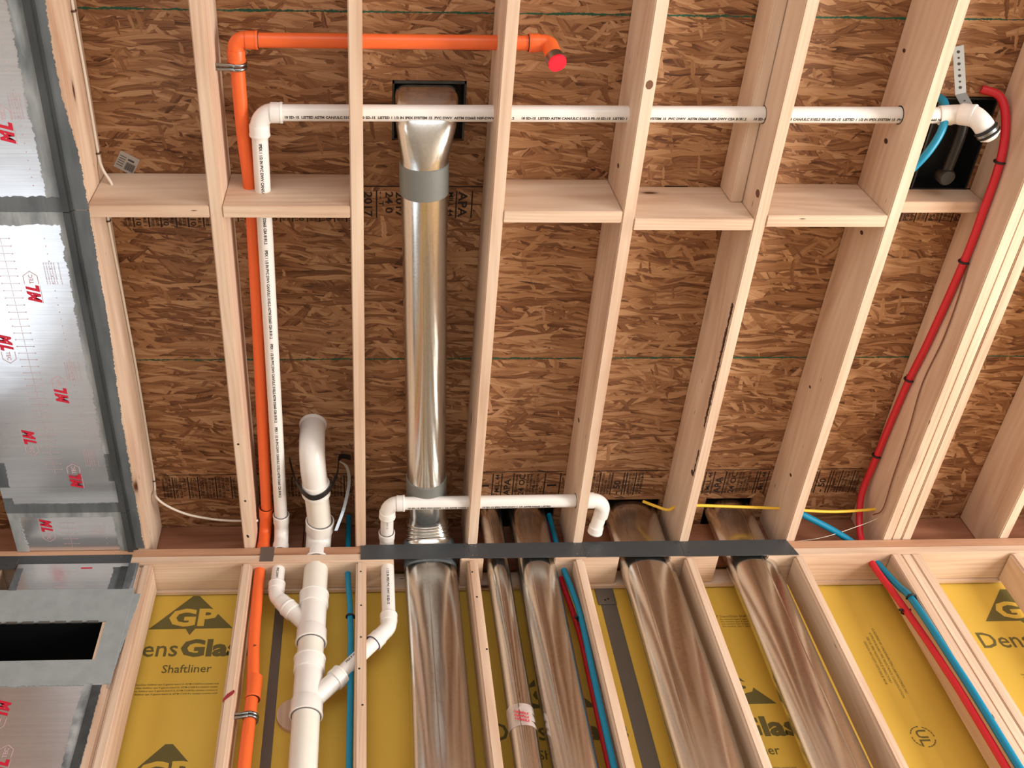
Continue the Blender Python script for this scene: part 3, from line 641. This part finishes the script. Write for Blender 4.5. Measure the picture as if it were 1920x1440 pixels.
jag('sealant', 2, -.908, -.880, 1.3, 3.486, WYF, 1, MASTICW, w2, .006, 0, .006, .0012, 47); jag('folded_edge', 2, -.880, -.852, 1.3, 3.478, WYF, 1, BLKM, w2, 0, .003, .006, .004, 48)
P_, Pp = Print(), Print(); logo(P_, Pp, None, (-1.148, WYF - .0006, 3.43), (0, 0, -1), (1, 0, 0)); logo(P_, Pp, None, (-1.07, WYF - .0006, 3.16), (0, 0, 1), (-1, 0, 0)); logo(P_, Pp, None, (-1.148, WYF - .0006, 2.9), (0, 0, -1), (1, 0, 0))
P_.done('printed_logo', REDINK, w2); Pp.done('printed_scale', PINK, w2)

# ---------------------------------------------------------------- galvanised ducts
def duct(lb, cx_, w_, d_, z0, z1, yc=2.715, seam=0.0, power=2.3, flare=0):
    t_ = empty('duct', (cx_, yc, z0), lb, 'duct', 'galvanised ducts rising in the wall')
    bm = bmesh.new(); n = 40; rnd = random.Random(int(cx_ * 1000)); pts = []; ra = []; rb = []
    for i in range(n + 1):
        z = z0 + (z1 - z0) * i / n; pts.append((cx_ + .0015 * math.sin(z * 5 + cx_ * 9), yc, z)); k_ = 1 + .012 * math.sin(z * 7.3 + cx_ * 20); ra.append(w_ / 2 * k_); rb.append(d_ / 2 / k_)
    sweep(bm, pts, ra, 64, True, rb, power, (1, 0, 0)); link('sleeve', bm, GALV, t_, True, None, 60)
    b2 = bmesh.new(); xs_ = cx_ + seam * w_ / 2; e = abs(seam) ** power; yy = yc - d_ / 2 * (1 - e) ** (1 / power)
    box(b2, xs_ - .0025, xs_ + .0025, yy - .0018, yy + .002, z0, z1 - .02, .0006); link('lock_seam', b2, GALV, t_); return t_
duct('widest galvanised duct, under the corrugated elbow', .2255, .192, .105, 1.6, 4.03, 2.72, -.15)
da = duct('narrowest galvanised duct, wrapped with clear tape low down', .479, .086, .086, 1.6, 4.6, 2.718, -.2, 2)
duct('medium galvanised duct touching the narrowest duct', .6215, .15, .105, 1.6, 4.6, 2.72, -.35, 2.2)
duct('wide galvanised duct, left of the right pair', 1.040, .205, .105, 1.6, 4.6, 2.72, -.5)
duct('wide galvanised duct, rightmost of all', 1.437, .185, .105, 1.6, 4.6, 2.72, .3)
k = N('clear_tape'); k.p.inputs['Base Color'].default_value = srgb(240, 226, 222); k.p.inputs['Roughness'].default_value = .12; k.p.inputs['Alpha'].default_value = .45; k.bump(k.noise(k.objco(False), 40, 3), 1, .006); CT = k.m
bm = bmesh.new(); sweep(bm, [(.479, 2.718, 3.315 + .01 * i) for i in range(9)], [.0445 + .0008 * math.sin(i * 2.3) for i in range(9)], 40, False); link('tape_wrap', bm, CT, da, True)
P_ = Print()
for q in range(3): P_.wrap('CAUTION', .011, (.455 + .002 * q, 2.718, 3.338 + q * .014), (1, .0, .35), (0, -1, 0), .0462, .0004) if False else P_.text('HANDLE', .012, (.452, 2.718 - .0465, 3.335 + q * .013), (.95, 0, -.25), (.25, 0, .95), .0004)
P_.done('tape_print', REDINK, da)

rd = empty('round_exhaust_duct', (.2, 1.9, 4.2), 'round galvanised duct running along the joist bay from elbow to boot', 'duct')
DZ = 4.205; RR = .0715
def dx(y): return .1685 + (y - 1.19) * .0345
bm = bmesh.new(); n = 50; sweep(bm, [(dx(y), y, DZ) for y in [1.19 + (2.50 - 1.19) * i / n for i in range(n + 1)]], [RR * (1 + .006 * math.sin(i * .35)) for i in range(n + 1)], 64); link('pipe', bm, GALV, rd, True, None, 60)
bm = bmesh.new(); box(bm, -.002, .002, 1.2, 2.48, -.0012, .0015); bmesh.ops.transform(bm, matrix=Matrix.Translation((dx(1.19) - .008, 0, DZ - RR - .0002)) @ Matrix(((1, .0345, 0, -.0345 * 1.19), (0, 1, 0, 0), (0, 0, 1, 0), (0, 0, 0, 1))), verts=bm.verts); link('lock_seam', bm, GALV, rd)
tube('tape_band', [(dx(y), y, DZ) for y in (1.185, 1.187, 1.235, 1.283, 1.285)], [RR + .001, RR + .0035, RR + .004, RR + .0035, RR + .001], TAPE, rd, 48)
tube('tape_band', [(dx(y), y, DZ) for y in (2.42, 2.422, 2.46, 2.505, 2.512)], [RR + .001, RR + .0035, RR + .0038, RR + .004, RR + .001], TAPE, rd, 48)
# corrugated elbow from the wall duct to the round duct
pts, ra, rb = [], [], []
A0, A1 = Vector((dx(2.5), 2.50, DZ)), Vector((.2265, 2.722, 4.02)); arcp = arc(A0, (.2245, 2.722, DZ - .003), A1, .13, 90)
allp = [A0] + arcp + [A1]
for i, p in enumerate(allp):
    t_ = i / (len(allp) - 1); rib = .0042 * max(0, math.sin(t_ * 2 * math.pi * 9)) if .22 < t_ < .66 else 0
    pts.append(p); ra.append(RR + (.093 - RR) * t_ + rib); rb.append(RR + (.055 - RR) * t_ + rib * .8)
bm = bmesh.new(); sweep(bm, pts, ra, 64, True, rb, 2.3, (1, 0, 0)); link('corrugated_elbow', bm, GALV, rd, True, None, 60)
tube('sealant_collar', [(.2262, 2.715, 4.158), (.2262, 2.718, 4.152), (.2262, 2.722, 4.02)], [.094, .0975, .0985], MASTIC, rd, 48, ry=[.056, .059, .060], power=2.4, flat_dir=(1, 0, 0))
# boot: round to rectangular, turning up through the subfloor
sec = [((dx(1.2), 1.20, DZ), (0, -1, 0), RR, RR, 2), ((.169, 1.165, DZ), (0, -1, 0), RR * 1.01, RR, 2), ((.170, 1.12, DZ + .003), (0, -1, .05), .080, .066, 2.4), ((.172, 1.08, DZ + .012), (0, -1, .3), .088, .056, 3), ((.174, 1.060, DZ + .035), (0, -.8, .8), .092, .052, 4), ((.175, 1.052, DZ + .075), (0, -.2, 1), .094, .060, 6), ((.176, 1.052, HO - .002), (0, 0, 1), .094, .064, 8), ((.176, 1.052, HO + .06), (0, 0, 1), .094, .064, 8)]
bm = bmesh.new(); rings = []
for p, d, a, b_, pw in sec:
    d = Vector(d).normalized(); n_ = Vector((1, 0, 0)); bb = d.cross(n_).normalized(); ring = []
    for j in range(64):
        an = 2 * math.pi * j / 64; ca, sa = math.cos(an), math.sin(an); e = 2 / pw
        ring.append(bm.verts.new(Vector(p) + n_ * a * math.copysign(abs(ca) ** e, ca) + bb * b_ * math.copysign(abs(sa) ** e, sa)))
    rings.append(ring)
for i in range(len(rings) - 1):
    for j in range(64): bm.faces.new((rings[i][j], rings[i][(j + 1) % 64], rings[i + 1][(j + 1) % 64], rings[i + 1][j]))
bo = link('boot', bm, GALV, rd, True, None, 60)
bm = bmesh.new()
for q in ((.075, .295, .978, .986, HO - .002, HO + .1), (.075, .080, .978, 1.16, HO - .002, HO + .1), (.290, .295, .978, 1.16, HO - .002, HO + .1)): box(bm, *q)
link('opening_sleeve', bm, BLKM, rd)

# ---------------------------------------------------------------- orange sprinkler line
sl = empty('sprinkler_pipe', (-.37, 1.7, 4.22), 'orange sprinkler pipe from the wall, along the bay and across to the red capped head', 'sprinkler pipe')
ro = .0205; OZ = 4.222
A = (-.368, .833, OZ); Bq = (.512, .832, OZ)
vtop = (-.394, 2.705, OZ)
tube('pipe', [(-.368, .88, OZ), (-.366, 1.1, OZ), (-.358, 1.3, OZ), (-.364, 1.669, OZ), (-.378, 2.2, OZ), (-.388, 2.60, OZ)], ro, ORANGE, sl, 28, True)
tube('pipe', [(-.32, .833, OZ), (.47, .833, OZ)], ro, ORANGE, sl, 28)
tube('pipe', [(-.400, 2.705, 4.13), (-.402, 2.705, 4.0), (-.396, 2.71, 3.715), (-.381, 2.71, 3.495), (-.380, 2.71, 3.243), (-.38, 2.71, 1.6)], ro, ORANGE, sl, 28, True)
def elbow(name, p0, cor, p1, r, bend, mat, par, hl=.04, line=None, hubs=(1, 1)):
    bm = bmesh.new(); pp = arc(p0, cor, p1, bend, 12); sweep(bm, [Vector(p0)] + pp + [Vector(p1)], r, 28); e_ = link(name, bm, mat, par, True, None, 40)
    c_ = Vector(cor)
    for k_, q in enumerate((p0, p1)):
        if hubs[k_]:
            d = (Vector(q) - c_).normalized(); hub('socket', Vector(q) - d * hl / 2, d, r * 1.10, hl, mat, e_, line)
    return e_
elbow('elbow', (-.3685, .895, OZ), A, (-.305, .833, OZ), ro * 1.12, .024, ORANGE, sl, .034, GLUE)
elbow('elbow', (-.390, 2.585, OZ), (-.399, 2.705, OZ), (-.400, 2.705, 4.10), ro * 1.14, .04, ORANGE, sl, .045, GLUE)
hub('coupling', (-.3765, 2.71, 3.50), (0, 0, -1), ro * 1.22, .085, ORANGE, sl, GLUE)
elbow('elbow', (.455, .833, OZ), Bq, (.524, .858, 4.165), ro * 1.15, .02, ORANGE, sl, .03, GLUE, (1, 0))
hd = tube('metal_ring', [(.521, .853, 4.175), (.5225, .857, 4.172), (.527, .863, 4.142)], [.020, .0265, .0265], STEEL, sl, 28)
bm = bmesh.new(); d = Vector((.527 - .521, .863 - .853, 4.142 - 4.175)).normalized(); p = Vector((.527, .863, 4.142))
sweep(bm, [p - d * .002, p + d * .004, p + d * .0045, p + d * .001, p + d * .001, p + d * .004, p + d * .004], [.0262, .0262, .0245, .023, .012, .010, .001], 28); cp_ = link('red_cap', bm, REDCAP, hd, True, None, 30)
P_ = Print(); P_.wrap('A', .02, (-.388, 2.71, 3.665), (0, 0, -1), (0, -1, 0), ro); P_.wrap('- - - - - - - - -', .008, (-.376, 2.71, 3.36), (0, 0, -1), (0, -1, 0), ro); P_.done('printed_mark', GLUE, sl)
def clamp(lb, p, ax, side_dir, r, arm):
    p, ax, sd = Vector(p), Vector(ax).normalized(), Vector(side_dir).normalized(); nn = ax.cross(sd)
    t_ = empty('pipe_clamp', p, lb, 'pipe clamp', 'steel clamps on the orange pipe'); bm = bmesh.new()
    for off in (-.006, .006):
        pp = [p + ax * off + (sd * math.cos(a) + nn * math.sin(a)) * (r + .003) for a in [R(-150 + 12 * i) for i in range(26)]]
        sweep(bm, pp, .0052, 10)
    link('band', bm, STEEL, t_, True)
    bm = bmesh.new(); q0 = p - sd * (r - .002); front = nn * (-1 if nn.z > .5 or nn.y > .5 else 1)
    for off in (-.006, .006): sweep(bm, [p + ax * off + front * (r + .003) - sd * .004, p + ax * off + front * (r - .004) - sd * (r + .006), p + ax * off + front * (r - .008) - sd * (r + arm)], .0052, 10)
    link('arm', bm, STEEL, t_, True); return t_
clamp('steel clamp holding the orange pipe near the top corner elbow', (-.3675, .905, OZ), (0, 1, 0), (1, 0, 0), ro, .045)
clamp('steel clamp holding the orange pipe low on the stud', (-.379, 2.71, 3.385), (0, 0, 1), (1, 0, 0), ro, .035)

# ---------------------------------------------------------------- white drain piping
dp = empty('drain_piping', (-.2, 2.7, 3.0), 'white PVC drain stack with its two branch lines across the joists', 'drain pipe')
rw = .0242; WZc = 4.20
def pipe(a, b_, r, mat=PVC, nm='pipe'): return tube(nm, [a, b_], r, mat, dp, 32)
pr1 = pipe((-.27, 1.034, WZc), (1.70, 1.027, WZc), rw)
PR = Print(); L1 = '10 SD-15  LISTED ASTM CAN/ULC S102.2 F5-10 SD-15  LISTED 1 1/2 IN IPEX SYSTEM 15  PVC DWV  ASTM D2665 NSF-DWV CSA B181.2 '
nrm = Vector((-.02, -1.0, -3.0))
nrm1 = Vector((0, .12, -1))
xx = -.24
def wrap_run(PR, s_, size, O, ax, nrm_, rad, length, sx=1.0):
    size *= 1.08; vs, fs = text_geo(s_, size, .0005); wd = max(v.x for v in vs) * sx; n = max(1, int(length / wd + .5)); O = Vector(O); ax = Vector(ax).normalized()
    for i in range(n): PR.wrap(s_, size, O + ax * (wd + .02) * i, ax, nrm_, rad, .0005, sx)
wrap_run(PR, L1, .0105, (-.24, 1.034, WZc), (1, -.0035, 0), Vector((0, .22, -1)), rw, 1.75)
elbow('elbow', (-.3155, 1.105, WZc), (-.314, 1.034, WZc), (-.245, 1.034, WZc), rw * 1.13, .045, PVC, dp, .035)
pr2 = pipe((-.3155, 1.09, WZc), (-.333, 2.62, WZc), rw)
wrap_run(PR, 'IPEX 1 1/2 IN PVC DWV CAN/ULC S102.2 ASTM D2665 CSA B181.2 ', .0105, (-.3155, 1.12, WZc), (-.0114, 1, 0), Vector((.12, 0, -1)), rw, 1.36)
elbow('elbow', (-.3325, 2.60, WZc), (-.3345, 2.70, WZc), (-.334, 2.70, 4.10), rw * 1.13, .05, PVC, dp, .042, GREYL)
pipe((-.334, 2.70, 4.13), (-.334, 2.70, 3.94), rw); wrap_run(PR, 'PVC DWV 1 1/2', .010, (-.334, 2.70, 4.0), (0, 0, -1), (0, -1, 0), rw, .04)
# left offset into the upper wye
elbow('offset_elbow', (-.334, 2.70, 3.945), (-.334, 2.70, 3.885), (-.292, 2.70, 3.835), rw * 1.13, .05, PVC, dp, .034)
# stack
rs = .0445; SYC = 2.705
def SX_(z): return -.198 - .006 * max(0, (3.9 - z)) / .65
pipe((-.196, SYC, 4.12), (SX_(3.93), SYC, 3.87), rs, PVCY)
def wye(name, z0, z1, bp0, bp1, rb_):
    bm = bmesh.new(); sweep(bm, [(SX_(z0), SYC, z0), (SX_(z1), SYC, z1)], rs * 1.06, 36); e_ = link(name, bm, PVC, dp, True, None, 40)
    hub('socket', (SX_(z0), SYC, z0 + .005), (0, 0, 1), rs * 1.17, .055, PVC, e_); hub('socket', (SX_(z1), SYC, z1 - .003), (0, 0, -1), rs * 1.17, .055, PVC, e_, GREYL)
    b2 = bmesh.new(); sweep(b2, [bp0, bp1], [rb_, rb_ * .97], 30); link('branch', b2, PVC, e_, True, None, 40)
    d = (Vector(bp1) - Vector(bp0)).normalized(); hub('socket', Vector(bp1) - d * .01, d, rb_ * 1.14, .036, PVC, e_); return e_
wye('upper_wye', 3.860, 3.705, (-.200, SYC, 3.735), (-.286, 2.70, 3.828), rw * 1.2)
pipe((SX_(3.69), SYC, 3.70), (SX_(3.60), SYC, 3.56), rs, PVCY)
wye('lower_wye', 3.578, 3.415, (-.200, SYC, 3.430), (-.098, 2.70, 3.535), rw * 1.28)
pipe((SX_(3.41), SYC, 3.42), (SX_(3.24), SYC, 1.6), rs, PVCY)
# lower branch: wye > slanting pipe > offset elbow > riser > elbow > over the joists > drop
pipe((-.110, 2.70, 3.525), (.030, 2.70, 3.688), rw); wrap_run(PR, 'IPEX PVC DWV', .011, (-.075, 2.70, 3.565), (.65, 0, .76), (-.25, -1, .2), rw, .08)
elbow('offset_elbow', (.012, 2.70, 3.668), (.066, 2.70, 3.735), (.066, 2.70, 3.79), rw * 1.13, .05, PVC, dp, .034, simple('purple_primer', srgb(40, 36, 90), .4))
pipe((.066, 2.70, 3.77), (.066, 2.70, 4.12), rw); wrap_run(PR, '1 1/2 IN IPEX PVC DWV 10 SD-15', .011, (.066, 2.70, 3.99), (0, 0, -1), (0, -1, 0), rw, .19)
ZL = 4.135
elbow('elbow', (.066, 2.70, 4.075), (.0655, 2.70, ZL), (.065, 2.635, ZL), rw * 1.13, .03, PVC, dp, .03, GREYL)
pipe((.065, 2.66, ZL), (.066, 2.54, ZL), rw); PR.wrap('DWV 15', .010, (.066, 2.56, ZL), (0, 1, 0), (0, .3, -1), rw)
elbow('elbow', (.066, 2.56, ZL), (.067, 2.492, ZL), (.130, 2.4915, ZL), rw * 1.13, .042, PVC, dp, .03)
pipe((.125, 2.4915, ZL), (.81, 2.487, ZL), rw); wrap_run(PR, '10 SD-15 IPEX PVC-DWV 1 1/2 ASTM D2665 LISTED ', .0105, (.14, 2.4915, ZL), (1, -.0065, 0), Vector((0, .2, -1)), rw, .62)
elbow('elbow', (.800, 2.487, ZL), (.872, 2.487, ZL), (.866, 2.565, ZL), rw * 1.13, .045, PVC, dp, .03, None, (1, 0))
pipe((.866, 2.55, ZL), (.853, 2.615, 4.125), rw * 1.02); hub('socket', (.852, 2.622, 4.122), (-.12, 1, -.1), rw * 1.13, .03, PVC, dp, GREYL)
# closet bend above the stack
elbow('long_elbow', (-.185, 2.60, 4.165), (-.193, SYC, 4.165), (-.196, SYC, 4.05), rs * 1.07, .052, PVC, dp, .05, GREYL)
pipe((-.1855, 2.62, 4.165), (-.196, 2.43, 4.165), rs, PVCY)
bm = bmesh.new(); cb = arc((-.196, 2.46, 4.165), (-.206, 2.27, 4.17), (-.206, 2.27, HO + .02), .088, 14)
sweep(bm, [Vector((-.195, 2.45, 4.165))] + cb + [Vector((-.206, 2.27, HO + .01))], rs * 1.05, 36); cbo = link('closet_bend', bm, PVC, dp, True, None, 40)
hub('socket', (-.1945, 2.44, 4.165), (0, 1, 0), rs * 1.15, .055, PVC, cbo, GREYL); tube('flange_lip', [(-.206, 2.27, HO - .012), (-.206, 2.27, HO - .006), (-.206, 2.27, HO - .001)], [rs * 1.06, rs * 1.15, rs * 1.17], PVC, cbo, 36)
# P-trap at the far end
hub('socket', (1.722, 1.027, WZc), (1, 0, 0), rw * 1.15, .035, PVC, dp, GREYL); 
tr = spline([(1.70, 1.027, WZc), (1.745, 1.020, 4.19), (1.772, 1.010, 4.16), (1.788, 1.020, 4.132), (1.806, 1.041, 4.117)], 6)
bm = bmesh.new(); sweep(bm, tr, rw * 1.18, 30); tp = link('trap_bend', bm, PVC, dp, True, None, 40)
hub('socket', (1.765, 1.013, 4.168), (.6, -.1, -.6), rw * 1.32, .04, PVC, tp)
d = Vector((.62, .70, -.30)).normalized(); p = Vector((1.800, 1.034, 4.120))
tube('coupling_band', [p, p + d * .006, p + d * .008, p + d * .018, p + d * .020, p + d * .026], [rw * 1.25, rw * 1.42, rw * 1.32, rw * 1.32, rw * 1.42, rw * 1.25], BLKR, tp, 30)
tube('steel_clamp_band', [p + d * .009, p + d * .017], rw * 1.34, STEEL, tp, 30)
tube('trap_end', [p + d * .02, p + d * .03, p + d * .04], [rw * 1.25, rw * 1.2, rw * .7], PVC, tp, 30)
PR.done('printed_lettering', INKG, dp)
for yy, ax in ((1.3, 0),): pass

# hanger on the closet bend
hg = empty('pipe_hanger', (-.2, 2.43, 4.16), 'black strap hanger looped under the big white bend', 'hanger strap')
bm = bmesh.new()
hp = spline([(-.30, 2.43, 4.318), (-.296, 2.43, 4.30), (-.268, 2.415, 4.18), (-.235, 2.43, 4.125), (-.196, 2.437, 4.108), (-.150, 2.425, 4.13), (-.118, 2.405, 4.20), (-.110, 2.40, 4.29), (-.07, 2.42, 4.315)], 6)
fr = frames(hp); rings = []
for p, t_, n_, b_ in fr:
    ydir = Vector((0, 1, 0)); oth = t_.cross(ydir).normalized()
    rings.append([bm.verts.new(p + ydir * a * .011 + oth * q * .0015) for a, q in ((-1, -1), (1, -1), (1, 1), (-1, 1))])
for i in range(len(rings) - 1):
    for j in range(4): bm.faces.new((rings[i][j], rings[i][(j + 1) % 4], rings[i + 1][(j + 1) % 4], rings[i + 1][j]))
bm.faces.new(rings[0]); bm.faces.new(rings[-1][::-1]); link('loop', bm, BLKR, hg)
tail = empty('loose_strap', (-.08, 2.5, 4.25), 'loose clear banding tail curling down beside the big white bend', 'strap')
bm = bmesh.new(); rings = []
for p, t_, n_, b_ in frames(spline([(-.115, 2.415, 4.29), (-.085, 2.44, 4.285), (-.076, 2.50, 4.265), (-.095, 2.57, 4.20), (-.125, 2.62, 4.13)], 7)):
    xd = Vector((1, 0, 0)); oth = t_.cross(xd).normalized(); rings.append([bm.verts.new(p + xd * a * .006 + oth * q * .0008) for a, q in ((-1, -1), (1, -1), (1, 1), (-1, 1))])
for i in range(len(rings) - 1):
    for j in range(4): bm.faces.new((rings[i][j], rings[i][(j + 1) % 4], rings[i + 1][(j + 1) % 4], rings[i + 1][j]))
link('band', bm, STEEL, tail)

# ---------------------------------------------------------------- tub drain box
tb = empty('tub_box', (1.84, 1.17, HO), 'black plastic tub drain box set in a cut hole in the subfloor', 'drain box')
bm = bmesh.new()
for q in ((1.757, 1.763, 1.014, 1.328, HO - .004, HO + .12), (1.937, 1.943, 1.014, 1.328, HO - .004, HO + .12), (1.757, 1.943, 1.014, 1.020, HO - .004, HO + .12), (1.757, 1.943, 1.322, 1.328, HO - .004, HO + .12), (1.757, 1.943, 1.014, 1.328, HO + .10, HO + .12)): box(bm, *q)
link('shell', bm, BLK, tb)
tube('drain_arm', [(1.83, 1.06, 4.30), (1.83, 1.10, 4.27), (1.825, 1.26, 4.27)], .016, BLK, tb, 24, True)
tube('drain_shoe', [(1.825, 1.25, 4.285), (1.825, 1.25, 4.255), (1.825, 1.25, 4.25)], [.026, .026, .022], BLK, tb, 24)
# perforated hanger strap
ps = empty('perforated_strap', (1.80, .93, 4.25), 'galvanised perforated strap hanging from a joist above the trap', 'hanger strap')
bm = bmesh.new(); pa_ = [Vector(q) for q in ((1.722, .838, 4.255), (1.757, .968, 4.222), (1.775, 1.000, 4.19))]; wd = Vector((.0155, -.004, .0)); 
q = [[bm.verts.new(p + wd * sgn + Vector((0, 0, dz))) for sgn, dz in ((-1, 0), (1, 0), (1, .0015), (-1, .0015))] for p in pa_]
for i in range(2):
    for j in range(4): bm.faces.new((q[i][j], q[i][(j + 1) % 4], q[i + 1][(j + 1) % 4], q[i + 1][j]))
bm.faces.new(q[0]); bm.faces.new(q[-1][::-1]); link('band', bm, STEELD, ps)
for i in range(8):
    p = pa_[0].lerp(pa_[1], .12 + i * .125) if i < 7 else pa_[1].lerp(pa_[2], .5); disc('slot', p, (0, 0, -1), .0042 if i % 2 == 0 else .0028, INK, ps, .0012)

# ---------------------------------------------------------------- water pipes (PEX)
def pex(lb, pts, mat, r=.0125, clips=(), cat='water pipe'):
    t_ = empty('water_pipe', pts[len(pts) // 2], lb, cat, 'flexible plastic water pipes'); tube('tubing', pts, r, mat, None, 18, True)
    o = COL.objects[-1]; o.parent = t_; o.location = -Vector(t_.location)
    return t_
def clip(lb, p, d, side, r=.0125):
    p, d, side = Vector(p), Vector(d).normalized(), Vector(side).normalized(); t_ = empty('pipe_clip', p, lb, 'pipe clip', 'black clips on the water pipes')
    bm = bmesh.new(); n_ = d.cross(side)
    pp = [p + (side * math.cos(a) + n_ * math.sin(a)) * (r + .003) for a in [R(-210 + 20 * i) for i in range(13)]]
    sweep(bm, pp, .0038, 8); sweep(bm, [p + side * (r + .002) + n_ * .006, p + side * (r + .014) + n_ * .006], .0045, 8); link('hook', bm, BLKR, t_, True)
xr = 1.943
pex('red water pipe curving down the triple joist and along the triple stud', [(1.875, .985, 4.315), (1.925, 1.0, 4.29), (xr, 1.06, 4.25), (xr, 1.169, 4.206), (xr, 1.346, 4.197), (xr, 1.519, 4.198), (xr, 1.85, 4.228), (xr, 2.067, 4.258), (xr - .003, 2.42, 4.275), (1.925, 2.60, 4.255), (1.906, 2.705, 4.14), (1.896, 2.707, 4.0), (1.906, 2.70, 3.86), (1.914, 2.69, 3.70), (1.912, 2.67, 3.5), (1.916, 2.665, 3.2), (1.92, 2.665, 1.8)], REDP)
pex('blue water pipe running down beside the red one along the triple stud', [(1.585, 2.60, 4.235), (1.60, 2.602, 4.23), (1.66, 2.62, 4.20), (1.80, 2.67, 4.14), (1.90, 2.705, 4.06), (1.918, 2.707, 4.0), (1.932, 2.69, 3.88), (1.935, 2.665, 3.79), (1.938, 2.652, 3.55), (1.942, 2.645, 3.162), (1.945, 2.645, 1.8)], BLUEP)
pex('short blue water pipe looping past the white pipe by the black tub box', [(1.70, 1.04, 4.33), (1.712, 1.00, 4.29), (1.722, 1.0, 4.23), (1.705, 1.05, 4.17), (1.67, 1.12, 4.145), (1.62, 1.20, 4.145), (1.598, 1.225, 4.15)], BLUEP, .0115)
pex('blue water pipe in the bay of the white stack', [(-.081, 2.725, 4.318), (-.081, 2.724, 4.1), (-.080, 2.722, 4.0), (-.071, 2.712, 3.86), (-.068, 2.705, 3.776), (-.064, 2.705, 3.465), (-.064, 2.705, 1.8)], BLUEP, .0105)
pex('blue water pipe left of the middle stud beside the ducts', [(.716, 2.73, 4.32), (.720, 2.725, 4.1), (.722, 2.722, 4.034), (.738, 2.715, 3.88), (.744, 2.71, 3.76), (.738, 2.70, 3.5), (.737, 2.70, 3.2), (.737, 2.70, 1.8)], BLUEP, .0105)
pex('red water pipe hidden behind the middle blue pipe', [(.705, 2.765, 4.31), (.712, 2.765, 4.1), (.718, 2.765, 4.0), (.739, 2.76, 3.76), (.737, 2.75, 3.5), (.735, 2.745, 3.2), (.735, 2.745, 1.8)], REDP, .0105)
clip('black clip on the red pipe beside the black tub box', (xr, 1.175, 4.206), (0, 1, 0), (0, 0, 1)); clip('black clip on the red pipe below the row of blocking', (xr, 1.519, 4.198), (0, 1, 0), (0, 0, 1))
clip('black clip on the red pipe at the green joint line', (xr, 2.03, 4.255), (0, 1, 0), (0, 0, 1)); clip('black clip on the red pipe nearest the wall plate', (xr - .003, 2.40, 4.275), (0, 1, 0), (0, 0, 1))
clip('black clip on the blue pipe of the triple stud', (1.936, 2.664, 3.80), (0, 0, 1), (1, 0, 0)); clip('black clip on the red pipe of the triple stud', (1.910, 2.695, 3.765), (0, 0, 1), (-1, 0, 0))
clip('black clip on the blue pipe in the white stack bay', (-.068, 2.706, 3.79), (0, 0, 1), (1, 0, 0), .0105); clip('black clip on the middle blue pipe by the stud', (.7435, 2.711, 3.77), (0, 0, 1), (-1, 0, 0), .0105)

# ---------------------------------------------------------------- cables
def cable(lb, pts, mat, r, nm='cable'):
    o = tube(nm, pts, r, mat, None, 12, True); tag(o, lb, 'cable', 'cables and wires'); return o
cx0 = -.811
cable('white cable stapled along the left joist and drooping to the next joist', [(cx0, -.3, 4.24), (cx0, .743, 4.262), (cx0, .96, 4.27), (cx0, 1.18, 4.272), (-.80, 1.23, 4.25), (-.775, 1.277, 4.235), (-.775, 1.33, 4.235), (-.80, 1.36, 4.25), (cx0, 1.42, 4.262), (cx0, 1.71, 4.285), (cx0, 2.08, 4.305), (cx0, 2.50, 4.30), (-.79, 2.535, 4.225), (-.70, 2.585, 4.20), (-.587, 2.616, 4.195), (-.487, 2.626, 4.195), (-.42, 2.63, 4.20)], WHITEC, .0045)
for yy, zz, lb in ((.77, 4.262, 'cable staple near the upper green line'), (1.19, 4.272, 'cable staple just above the leftmost block'), (1.41, 4.262, 'cable staple just below the leftmost block'), (2.51, 4.30, 'cable staple where the white cable turns to the right')):
    bm = bmesh.new(); sweep(bm, [(cx0 - .004, yy, zz + .008), (cx0 + .005, yy, zz + .007), (cx0 + .006, yy, zz), (cx0 + .005, yy, zz - .007), (cx0 - .004, yy, zz - .008)], .0028, 8); tag(link('cable_staple', bm, simple('staple_metal', srgb(96, 70, 52), .4, .5), None, True), lb, 'staple', 'cable staples')
cable('yellow cable strung level through the right joists', [(1.06, 2.60, 4.25), (1.097, 2.592, 4.215), (1.14, 2.59, 4.19), (1.18, 2.583, 4.202), (1.26, 2.580, 4.202), (1.62, 2.600, 4.199), (1.685, 2.606, 4.195), (1.80, 2.612, 4.193), (1.945, 2.605, 4.195), (1.965, 2.60, 4.20)], YELC, .0058)
cable('thin brown wire hanging beside the red pipe on the triple joist', [(1.953, 1.45, 4.20), (1.952, 1.62, 4.175), (1.952, 1.80, 4.17), (1.952, 2.0, 4.19), (1.950, 2.2, 4.165), (1.951, 2.4, 4.155), (1.948, 2.55, 4.14), (1.94, 2.61, 4.17)], BROWNW, .0022)
cable('thin pale wire stretched just above the right plate', [(1.62, 2.70, 4.12), (1.75, 2.68, 4.125), (1.90, 2.64, 4.15), (1.955, 2.62, 4.16)], WHITEC, .0012)
# pipe holes through the joists and blocks read as dark rims
for xx in (1.578,): tube('hole_rim', [(xx - .0008, 1.027, WZc), (xx + .001, 1.027, WZc)], rw + .0035, INK, J[7], 28)
tube('hole_rim', [(.762 - .0008, 2.4875, ZL), (.763, 2.4875, ZL)], rw + .003, INK, J[5], 28)
tube('hole_rim', [(1.167 - .0008, 1.029, WZc), (1.168, 1.029, WZc)], rw + .0025, INK, J[6], 28)
